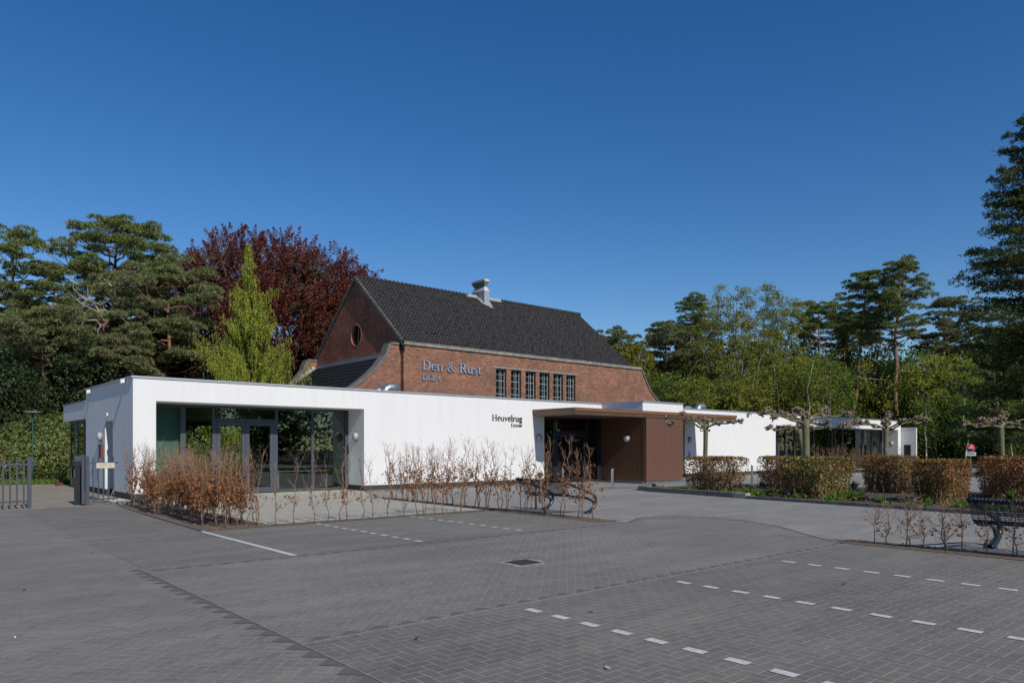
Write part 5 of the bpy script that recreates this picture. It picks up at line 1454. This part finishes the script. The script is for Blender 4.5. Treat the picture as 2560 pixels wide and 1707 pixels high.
for i, (px, D, ty, lean_, bk, lab) in enumerate(((1703, 77, 900, 1.0, 'bark_dark', 'dark leaning bare trunk behind the silver roof vents'), (2066, 72, 880, .1, 'bark_dark', 'slim dark trunk left of the curved pine trunk'),
        (1965, 75, 905, -.8, 'bark_dark', 'dark leaning trunk below the second oak'), (2275, 76, 930, .7, 'bark_dark', 'dark leaning trunk right of the sunlit pine trunk'), (2345, 70, 985, -.6, 'bark_grey', 'grey thin trunk above the end of the white building'),
        (2390, 66, 960, .4, 'bark_dark', 'dark thin trunk left behind the no entry sign'), (2500, 60, 940, -.3, 'bark_grey', 'grey trunk behind the last pollarded tree'), (1880, 76, 930, .2, 'bark_grey', 'grey trunk below the gap between the oaks'))):
    x, y = at(px, D); h = H(ty, D); t = empty('slender_tree', (x, y, 0), 0, lab, 'tree', 'slender trunks in the right wood')
    b = MB(); lc = limb_curve((0, 0, 0), (lean_ * 1.5, -lean_, h), 0, .5, 7, rngb); b.tube(lc, list(np.linspace(.13, .04, 8)), 7)
    for k in range(7):
        s_ = lc[3 + k % 5]; a_ = rngb.uniform(0, 6.28); L = rngb.uniform(.8, 2.0); b.tube(limb_curve(s_, s_ + np.array([math.cos(a_) * L, math.sin(a_) * L, L * .6]), .1, 1, 4, rngb), [.04, .03, .02, .012, .008], 4)
    b.build('trunk', M[bk], t)
    n = 500; c_ = np.array(lc)[rngb.integers(4, 8, n)] + rngb.normal(0, .9, (n, 3)); a_, b_ = leaf_axes(rnd_unit(n, rngb), rngb.uniform(.1, .2, n), .1, rngb)
    leaf_mesh('crown', c_, a_, b_, M['oak'], t)
# far wood as one mass
def farwood(name, p0, p1, h, n, seed, m, label):
    rng = np.random.default_rng(seed); p0 = np.array(p0, float); p1 = np.array(p1, float)
    s = rng.uniform(0, 1, (n, 1)); hh = h * (1 + .13 * np.sin(s * 31 + seed) + .1 * np.sin(s * 77) + .06 * np.sin(s * 190))
    z = rng.uniform(0, 1, (n, 1)) ** .8 * hh
    xy = p0 + (p1 - p0) * s + rng.normal(0, 2.2, (n, 2))
    C = np.hstack([xy, z]); a_, b_ = leaf_axes(rnd_unit(n, rng), rng.uniform(.3, .65, n), .34, rng)
    return leaf_mesh(name, C, a_, b_, M[m], None, label=label, cat='wood', kind='stuff')
a = at(1440, 118); c_ = at(2900, 100)
farwood('far_wood', a, c_, 13.5, 60000, 4, 'holly', 'dark mass of the far wood behind the right hand trees')
a = at(-500, 78); c_ = at(900, 92)
farwood('far_wood', a, c_, 11.0, 50000, 6, 'holly', 'dark mass of the far wood behind the left hand trees')
farwood('far_wood', (-60, -46), (120, -46), 14, 45000, 9, 'holly', 'dark mass of wood behind the photographer')

farwood('far_wood', (95, -42), (185, 12), 14, 22000, 12, 'holly', 'unseen dark wood added beyond the right end of the parking place for the panes to mirror')  # added out of view: keeps horizon glow out of the far pane reflections
# --- big flowering shrubs
def shrub(name, label, loc, ells, n, leaf, m, seed, flowers=None, cat='shrub', stems=14, zmin=0.05):
    rng = np.random.default_rng(seed); t = empty(name, loc, 0, label, cat)
    P_, Nn = [], []
    vol = np.array([e[1][0] * e[1][2] for e in ells], float); vol /= vol.sum()
    for (c_, r_), f in zip(ells, vol):
        k = int(n * f); d = rnd_unit(k, rng); lump = 1 + .07 * np.sin(d[:, :1] * 9 + seed) * np.cos(d[:, 2:3] * 8) + .05 * np.sin(d[:, 1:2] * 17)
        rr = rng.uniform(.8, 1.02, (k, 1)); P_.append(np.array(c_) + d * rr * lump * np.array(r_)); Nn.append(d)
    P_ = np.concatenate(P_); Nn = np.concatenate(Nn); ok = P_[:, 2] > zmin; P_, Nn = P_[ok], Nn[ok]; n = len(P_)
    # leaf faces look outward-up
    nrm = unit(Nn + np.array([0, 0, .35]) + rng.normal(0, .45, (n, 3)))
    dr = unit(np.cross(nrm, rnd_unit(n, rng))); bb = np.cross(nrm, dr)
    L = rng.uniform(.75, 1.3, (n, 1)) * leaf
    leaf_mesh('foliage', P_, dr * L * .5, bb * L * .22, M[m], t)
    b = MB()
    for k in range(stems):
        e_ = ells[rng.integers(len(ells))]; q = np.array(e_[0]) + rng.normal(0, .5, 3) * np.array([.7, .7, .5]); q[2] = max(q[2], .4)
        b.tube(limb_curve((q[0] * .8, q[1] * .8, 0), q, 0, .6, 4, rng), [.05, .04, .03, .02, .012], 5)
    b.build('stems', M['bark_dark'], t)
    if flowers:
        m2, cnt, rngz = flowers
        F, FA, FB = [], [], []
        ii = rng.choice(np.where((P_[:, 2] > rngz[0]) & (P_[:, 2] < rngz[1]))[0], cnt)
        for k in ii:
            c_ = P_[k] + Nn[k] * .03; m_ = 14
            dd = unit(Nn[k] + rng.normal(0, .7, (m_, 3))); a_, b_ = leaf_axes(dd, .065, .06, rng)
            F.append(c_ + a_ + rng.normal(0, .03, (m_, 3))); FA.append(a_); FB.append(b_)
        leaf_mesh('flowers', np.concatenate(F), np.concatenate(FA), np.concatenate(FB), M[m2], t)
    return t
x, y = at(60, 37)
E = []
for px, D, r_, hz in ((-60, 36, 2.4, 2.2), (10, 35.6, 2.0, 2.4), (60, 36, 2.2, 3.0), (110, 36.2, 2.2, 3.3), (165, 37, 2.2, 3.35), (215, 38.5, 2.2, 3.3), (-140, 36, 2.6, 2.5), (262, 40.5, 2.2, 3.2)):
    a = at(px, D); E.append(((a[0] - x, a[1] - y, hz * .42), (r_, r_, hz * .6)))
shrub('rhododendron', 'huge dense green shrub with scattered red flowers at the left end of the path', (x, y, 0), E, 52000, .12, 'rhodo', 3, ('redfl', 80, (1.0, 2.9)))
x, y = (15.9, 44.0)
shrub('rhododendron', 'green shrub with pink flowers seen through the left glass door', (x, y, 0), [((0, 0, .8), (2.0, 1.6, 1.3)), ((-2.6, .5, .9), (1.8, 1.5, 1.4)), ((1.8, .8, 1.0), (1.5, 1.5, 1.5))], 9000, .12, 'rhodo', 13, ('pinkfl', 60, (.6, 2.3)))
# grass fringe along the shrub foot
n = 2600; s = RNG.uniform(0, 1, n); x0, y0 = at(-30, 33.6); x1, y1 = at(172, 34.6)
C = np.stack([x0 + (x1 - x0) * s + RNG.normal(0, .18, n), y0 + (y1 - y0) * s + RNG.normal(0, .18, n), RNG.uniform(.03, .16, n)], 1)
a_, b_ = leaf_axes(unit(RNG.normal(0, .35, (n, 3)) + np.array([0, 0, 1])), RNG.uniform(.12, .3, n), .02)
leaf_mesh('grass_fringe', C, a_, b_, M['grass'], None, label='strip of fresh grass along the foot of the big shrub', cat='grass', kind='stuff')

# --- clipped hedge blocks
def hedge(u0, u1, v0, v1, h, m, n, seed, label, twigs=160, thin=0.0):
    rng = np.random.default_rng(seed); cx_, cy_ = (u0 + u1) / 2, (v0 + v1) / 2
    t = empty('clipped_hedge', (cx_, cy_, 0), 0, label, 'hedge', 'clipped beech hedge blocks')
    du_, dv_ = (u1 - u0) / 2, (v1 - v0) / 2
    P_ = rng.uniform(-1, 1, (n, 3)); side = rng.random(n)
    f = rng.integers(0, 5, n); sg_ = rng.uniform(.86, 1.03, n)
    sh = side < .72
    P_[sh & (f == 0), 0] = sg_[sh & (f == 0)]; P_[sh & (f == 1), 0] = -sg_[sh & (f == 1)]
    P_[sh & (f == 2), 1] = sg_[sh & (f == 2)]; P_[sh & (f == 3), 1] = -sg_[sh & (f == 3)]
    P_[sh & (f == 4), 2] = sg_[sh & (f == 4)]
    # patchy gaps, thinner foot
    g = np.sin(P_[:, 0] * 4 + seed) + np.sin(P_[:, 1] * 5 + seed * 2) + np.sin(P_[:, 2] * 6 + seed * 3) + rng.normal(0, .9, n)
    keep = (g > -1.7 + thin) & (rng.random(n) < np.clip(.55 + .5 * (P_[:, 2] + 1), .35, 1))
    P_ = P_[keep]; n = len(P_)
    z = (P_[:, 2] + 1) / 2 * h
    bulge = 1 + .06 * np.sin(z * 5 + P_[:, 0] * 3) - .05 * (z < .2)
    X = P_[:, 0] * du_ * bulge + rng.normal(0, .018, n); Y = P_[:, 1] * dv_ * bulge + rng.normal(0, .018, n)
    C = np.stack([X, Y, z + rng.normal(0, .012, n) + .03], 1)
    a_, b_ = leaf_axes(rnd_unit(n, rng), rng.uniform(.05, .085, n), .05, rng)
    leaf_mesh('leaves', C, a_, b_, M[m], t)
    b = MB()
    for k in range(twigs):
        x, y = rng.uniform(-du_, du_) * .97, rng.uniform(-dv_, dv_) * .97
        p = (x + rng.normal(0, .05), y + rng.normal(0, .05), 0); q = (x + rng.normal(0, .08), y + rng.normal(0, .08), h * rng.uniform(.6, 1.02))
        b.tube([p, ((p[0] + q[0]) / 2 + rng.normal(0, .04), (p[1] + q[1]) / 2 + rng.normal(0, .04), h * .45), q], [.012, .008, .003], 4, False)
        for j in range(3):
            z_ = rng.uniform(.3, .95) * h; s_ = (x, y, z_); b.tube([s_, (x + rng.normal(0, .14), y + rng.normal(0, .14), z_ + rng.uniform(.05, .2))], [.005, .002], 3, False)
    b.build('twigs', M['twig'], t)
hedge(23.7, 25.6, 15.7, 17.3, 1.30, 'hedge', 8500, 1, 'brown clipped hedge block nearest the brown entrance block, white wall showing through', thin=.35)
hedge(23.3, 25.6, 11.6, 13.0, 1.33, 'hedgeg', 15000, 2, 'dense olive green clipped hedge block in the middle of the bed')
hedge(27.3, 28.9, 14.8, 16.3, 1.30, 'hedge', 7500, 3, 'twiggy brown hedge block behind the olive green one', thin=.2)
hedge(28.4, 29.7, 11.0, 12.5, 1.34, 'hedge', 9000, 4, 'brown hedge block around the third pollarded tree')
hedge(23.7, 25.5, 7.95, 8.95, 1.28, 'hedge', 10500, 5, 'long twiggy hedge block left of the gap before the right bench', thin=.15)
hedge(27.9, 30.4, 7.0, 8.5, 1.36, 'hedger', 13000, 6, 'dark reddish hedge block around the last pollarded tree', thin=0)

# --- pollarded plane trees
def pollard(x, y, zc, tr, arms, seed, label, droop=0):
    rng = np.random.default_rng(seed); t = empty('pollarded_tree', (x, y, 0), 0, label, 'plane tree', 'pollarded plane trees')
    b = MB(); lx, ly = rng.normal(0, .05, 2)
    b.tube([(0, 0, 0), (lx * .4, ly, zc * .35), (lx, ly * .5, zc * .7), (0, 0, zc - .15), (0, 0, zc + .12)], [tr * 1.25, tr * 1.05, tr, tr * 1.05, tr * 1.3], 12)
    b.build('trunk', M['bark_plane'], t)
    kn = []
    for a, L, zr in arms:
        a = R(a); pts = [np.array([0, 0, zc - .05])]; n = 6
        for j in range(1, n + 1):
            f = j / n; off = rng.normal(0, .055, 3)
            pts.append(np.array([math.cos(a) * L * f, math.sin(a) * L * f, zc + zr * math.sin(f * 1.7) * .8 + (zr * .25 if j == n else 0)]) + off)
        q = MB(); q.tube(pts, [tr * .6, tr * .42, tr * .38, tr * .34, tr * .32, tr * .28, tr * .28], 8); q.build('arm', M['bark_plane'], t)
        kn.append((pts[-1], .11))
        for j in (2, 3, 4, 5):
            if rng.random() < .75: kn.append((pts[j] + np.array([0, 0, .07]), rng.uniform(.055, .09)))
    kn.append((np.array([0, 0, zc + .2]), .14))
    for c_, r_ in kn:
        q = MB(); q.lathe([(.001, -r_ * .8), (r_ * .6, -r_ * .5), (r_ * .8, 0), (r_ * .55, r_ * .5), (.001, r_ * .7)], c_, rnd_unit(1, rng)[0] * .3 + np.array([0, 0, 1]), 7)
        for k in range(int(26 * r_ / .1)):
            d = rnd_unit(1, rng)[0]; d[2] = d[2] * .7 + .3; d /= np.linalg.norm(d)
            q.tube([c_ + d * r_ * .4, c_ + d * r_ * 1.0 + rng.normal(0, .012, 3), c_ + d * r_ * rng.uniform(1.2, 1.6)], [r_ * .26, r_ * .24, r_ * .1], 5)
        q.build('knuckle', M['knuckle'], t)
ax = -40.7
pollard(24.35, 16.75, 2.5, .085, [(ax + 4, 1.35, .22), (ax + 182, 1.45, .12), (ax + 60, 1.0, .3), (ax + 215, 1.3, .42), (ax - 40, 1.1, .15)], 1, 'pollarded tree nearest the entrance with two long side arms against the white wall')
pollard(24.0, 12.5, 2.55, .115, [(ax, 1.5, .3), (ax + 176, 1.6, .35), (ax + 30, 1.2, .45), (ax + 205, 1.4, .18), (ax - 35, 1.3, -.15), (ax + 90, .8, .5), (ax + 150, 1.2, .4)], 2, 'thickest pollarded tree rising from the olive green hedge')
pollard(28.7, 15.2, 2.35, .085, [(ax + 8, 1.35, .2), (ax + 185, 1.4, .12), (ax + 70, .9, .3), (ax + 225, 1.0, .2)], 3, 'thin pollarded tree half hidden behind the thickest one')
pollard(29.0, 11.9, 2.4, .09, [(ax + 5, 1.55, .35), (ax + 178, 1.4, .25), (ax + 60, .9, .45), (ax + 130, 1.1, .3), (ax - 30, 1.2, .4)], 4, 'pollarded tree in front of the far glazed recess')
pollard(28.9, 8.1, 2.42, .095, [(ax, 1.5, .3), (ax + 180, 1.35, .05), (ax + 50, 1.1, .4), (ax + 210, 1.2, .1), (ax - 30, 1.4, -.1)], 5, 'last pollarded tree at the right beside the fir')

# --- young beech saplings
def sapling_proto(h, nleaf, lz, seed, spread=.22, nt_=11, rise=(1.0, 2.8)):
    rng = np.random.default_rng(seed); r = empty('beech_sapling', (0, 0, 0), 0, 'x', 'sapling')
    b = MB(); tips = []
    k_ = 1 + (rng.random() < .3)
    for s_ in range(k_):
        top = np.array([rng.normal(0, .1), rng.normal(0, .1), h * rng.uniform(.85, 1.0)])
        st = limb_curve((s_ * .03, 0, -.02), top, 0, .45, 7, rng); b.tube(st, list(np.linspace(.0125, .0035, 8)), 5)
        for i in range(nt_):
            f = rng.uniform(.15, .95); j = min(6, int(f * 7)); p = st[j] + (st[j + 1] - st[j]) * (f * 7 - j)
            a = rng.uniform(0, 6.283); L = spread * h / 1.6 * rng.uniform(.5, 1.25) * (1.15 - .5 * f)
            e_ = p + np.array([math.cos(a) * L, math.sin(a) * L, L * rng.uniform(*rise)])
            lc = limb_curve(p, e_, .12, 1.0, 3, rng); b.tube(lc, [.005, .004, .003, .0018], 3, False); tips += lc[1:]
            for q in range(2):
                s2 = lc[rng.integers(1, 4)]; e2 = s2 + np.array([rng.normal(0, .07), rng.normal(0, .07), rng.uniform(.02, .14)]); b.tube([s2, e2], [.003, .0015], 3, False); tips.append(e2)
    b.build('stem', M['twig'], r)
    tips = np.array(tips); w_ = np.exp(-((tips[:, 2] / h - lz[0]) / lz[1]) ** 2); w_ /= w_.sum()
    c_ = tips[rng.choice(len(tips), nleaf, p=w_)] + rng.normal(0, .028, (nleaf, 3))
    a_, b_ = leaf_axes(unit(rng.normal(0, 1, (nleaf, 3)) + np.array([0, 0, -.3])), rng.uniform(.045, .075, nleaf), .04, rng)
    leaf_mesh('dry_leaves', c_, a_, b_, M['dry'], r)
    return r
class Kit:
    def __init__(s, ps): s.p = ps; s.used = set()
    def put(s, k, loc, rz, sc_, label, group):
        k %= len(s.p)
        if k not in s.used:
            s.used.add(k); o = s.p[k]; o.location = loc; o.rotation_euler = (0, 0, rz); o.scale = (sc_,) * 3; tag(o, label, 'sapling', group); return o
        return dup(s.p[k], loc, rz, sc_, label, group, 'sapling')
ordn = ['first', 'second', 'third', 'fourth', 'fifth', 'sixth', 'seventh', 'eighth', 'ninth', 'tenth', 'eleventh', 'twelfth', 'thirteenth', 'fourteenth', 'fifteenth', 'sixteenth', 'seventeenth', 'eighteenth', 'nineteenth', 'twentieth',
        'twenty-first', 'twenty-second', 'twenty-third', 'twenty-fourth', 'twenty-fifth', 'twenty-sixth', 'twenty-seventh', 'twenty-eighth', 'twenty-ninth', 'thirtieth', 'thirty-first', 'thirty-second', 'thirty-third', 'thirty-fourth', 'thirty-fifth', 'thirty-sixth', 'thirty-seventh', 'thirty-eighth', 'thirty-ninth', 'fortieth']
dense = Kit([sapling_proto(1.7, 270, (.36, .22), 300 + i, .17, 18) for i in range(7)])
mid = Kit([sapling_proto(1.75, 80, (.42, .16), 320 + i, .15, 14) for i in range(7)])
bare = Kit([sapling_proto(1.65, 34, (.30, .14), 340 + i, .18, 13) for i in range(6)])
low = Kit([sapling_proto(.92, 30, (.38, .14), 360 + i, .5, 20, (.4, 1.5)) for i in range(5)])
low.p[0].children[0]
k = 0
for row, u0 in enumerate((5.35, 5.75, 6.15)):
    v_ = 15.55 + .12 * row
    while v_ < 23.4:
        far = v_ > 20.5
        (mid if (far and k % 4) or k % 5 == 0 else dense).put(k * 3 + row, (u0 + RNG.normal(0, .06) + (.1 if v_ > 21 else 0), v_, 0), RNG.uniform(0, 6.28), RNG.uniform(.86, 1.06) * (1.05 if far else .98), 'leafy brown beech sapling in the dense bed left of the concrete terrace', 'beech saplings in the dense left bed')
        v_ += .34 * RNG.uniform(.8, 1.25) * (1 if not far else 1.25); k += 1
pxs = [622.8, 644, 691.7, 734.8, 785, 819.4, 851, 868, 905.5, 931.4, 970, 1008.7, 1043.9, 1062, 1086.7, 1106.6, 1135.7, 1151]
for i, px in enumerate(pxs):
    vv = 15.45; u0 = U(px, vv)
    (bare if i < 11 else mid).put(i, (u0, vv, 0), RNG.uniform(0, 6.28), RNG.uniform(.93, 1.1), f'{ordn[i]} nearly bare sapling from the left along the terrace front edge', 'saplings along the terrace front')
v_ = 20.9; i = 0
while v_ > 11.5:
    f = (20.9 - v_) / 9.4
    n_ = ordn[i] if i < 40 else 'last'
    mid.put(i * 5 + 2, (12.62 + RNG.normal(0, .07), v_, 0), RNG.uniform(0, 6.28), RNG.uniform(.95, 1.16), f'{n_} brown sapling from the far end of the row beside the plaza bench', 'saplings in the row at the plaza')
    v_ -= .28 * RNG.uniform(.8, 1.2); i += 1
for i, px in enumerate((2185, 2219, 2265, 2310, 2362, 2408, 2470, 2532, 2590, 2650)):
    x, y = gp(px, 1359 + (px - 2185) * .092)
    o = low.put(i, (x, y, 0), RNG.uniform(0, 6.28), RNG.uniform(.8, .98), f'{ordn[i]} low twiggy sapling from the left in the short row before the right bench', 'low saplings before the right bench')
for i, px in enumerate(list(range(2038, 2165, 6)) + [2172, 2186, 2205, 2238, 2250]):
    vv = 20.2 + RNG.normal(0, .2); u0 = U(px + RNG.normal(0, 1.5), vv)
    mid.put(i * 3, (u0, vv, 0), RNG.uniform(0, 6.28), RNG.uniform(.95, 1.12), 'thin brown sapling in the far row before the right glazed recess', 'saplings of the far row')

# --- bed plants
def plants(name, pts, hmin, hmax, m, label, per=26, wd=.03, splay=.5):
    rng = np.random.default_rng(len(pts)); C, A_, B_ = [], [], []
    for x, y in pts:
        h = rng.uniform(hmin, hmax); d = unit(rng.normal(0, splay, (per, 3)) + np.array([0, 0, 1])); L = rng.uniform(.6, 1, per) * h
        a_, b_ = leaf_axes(d, L, wd, rng); C.append(np.array([x, y, .03]) + a_ + rng.normal(0, h * .16, (per, 3)) * np.array([1, 1, 0.1])); A_.append(a_); B_.append(b_)
    return leaf_mesh(name, np.concatenate(C), np.concatenate(A_), np.concatenate(B_), M[m], None, label=label, cat='plants', kind='stuff')
def inpoly(x, y, poly):
    r = False; j = len(poly) - 1
    for i in range(len(poly)):
        xi, yi = poly[i]; xj, yj = poly[j]
        if (yi > y) != (yj > y) and x < (xj - xi) * (y - yi) / (yj - yi) + xi: r = not r
        j = i
    return r
def scatter(n, u0, u1, v0, v1, seed, clump=.5):
    rng = np.random.default_rng(seed); o = []
    cs = rng.uniform((u0, v0), (u1, v1), (max(4, n // 7), 2))
    while len(o) < n:
        c_ = cs[rng.integers(len(cs))] + rng.normal(0, clump, 2)
        if inpoly(c_[0] - .3, c_[1], ISL) and inpoly(*c_, ISL): o.append(tuple(c_))
    return o
plants('bed_greenery', scatter(230, 21.8, 24.5, -3, 18.5, 1, .35), .10, .26, 'grass', 'fresh green low plants between the hedge blocks', 26, .035)
plants('bed_purple_plants', scatter(110, 21.8, 26, 2, 18.5, 2, .35), .06, .18, 'purple', 'dark purple low plants in the planting island', 22, .05, .9)
plants('bed_small_leaves', scatter(200, 22, 30, -3, 18.5, 3, .5), .05, .14, 'green', 'small dark green leaves in the planting island', 18, .05, .9)
plants('bed_ochre_plants', scatter(50, 21.7, 23.5, 0, 14, 4, .3), .08, .18, 'yellow', 'yellowish small plants near the kerb of the planting island', 18, .04, .6)
def tuft(px, py, s, label, m='grass'):
    x, y = gp(px, py); t = empty('leafy_perennial', (x, y, .02), 0, label, 'plant'); rng = np.random.default_rng(int(px))
    n = 60; d = unit(rng.normal(0, .55, (n, 3)) + np.array([0, 0, 1])); L = rng.uniform(.5, 1, n) * s
    a_, b_ = leaf_axes(d, L, .055 * s / .35, rng); leaf_mesh('leaves', a_ + rng.normal(0, .03, (n, 3)) * np.array([1, 1, .2]), a_, b_, M[m], t)
    b = MB(); b.tube([(0, 0, -.02), (0, 0, s * .3)], .01, 4); b.build('stem', M['grass'], t)
tuft(1869, 1244, .42, 'bright green broad leaved plant just behind the pale kerb block')
tuft(1890, 1243, .34, 'bright green grassy tuft right of the pale kerb block')
tuft(2088, 1252, .40, 'bright green leafy plant at the right foot of the olive hedge block')
tuft(2070, 1258, .34, 'fresh green plant before the right foot of the olive hedge block')
tuft(2128, 1250, .38, 'light green leafy plant between the olive and the third hedge block')
tuft(2152, 1245, .36, 'light green plant at the foot of the third hedge block')
tuft(2205, 1258, .3, 'green tuft before the third hedge block')
tuft(2132, 1222, .42, 'dark green spiky plant in the gap behind the olive hedge block', 'holly')
tuft(2528, 1250, .42, 'bright green leafy plant right behind the mesh bench')
tuft(2400, 1268, .3, 'green tuft left of the mesh bench')
tuft(1905, 1218, .3, 'small green plant beside the bollard between two hedge blocks')

# fallen leaves and bits
for i, (px, py, m_, lab) in enumerate(((1042, 1598, 'rust', 'dark red brown curled leaf on the near paving'), (1520, 1672, 'dry', 'light brown curled leaf near the lower edge'), (1477, 1531, 'rust', 'small dark bark piece beside the dashed line'),
                                     (229, 1384, 'rust', 'brown leaf on the drive left of the lane'), (60, 1476, 'rust', 'brown leaf on the drive near the left edge'), (398, 1340, 'rust', 'brown leaf on the drive before the hedge bed'),
                                     (2110, 1461, 'rust', 'thin brown twig on the right parking bays'), (38, 1596, 'line', 'small white scrap on the drive at the lower left'), (927, 1614, 'line', 'tiny white fleck on the near paving'))):
    x, y = gp(px, py); b = MB(); s = .03 if m_ != 'line' else .008
    if i == 7: s = .012
    b.face([(-s, -s * .3, .004), (0, -s * .6, .012), (s, 0, .02), (.1 * s, s * .2, .008)]); b.face([(.1 * s, s * .2, .008), (s, 0, .02), (s * .3, s * .7, .018), (-s * .6, s * .5, .006)]); b.face([(-s, -s * .3, .004), (.1 * s, s * .2, .008), (-s * .6, s * .5, .006)])
    mm = M['line'] if m_ == 'line' else (M['rust'] if m_ == 'rust' else M['kerbl'])
    o = b.build('fallen_leaf' if m_ != 'line' else 'paper_scrap', mm, label=lab, cat='leaf' if m_ != 'line' else 'scrap'); o.location = (x, y, 0.004); o.rotation_euler = (0, 0, i * 1.1)
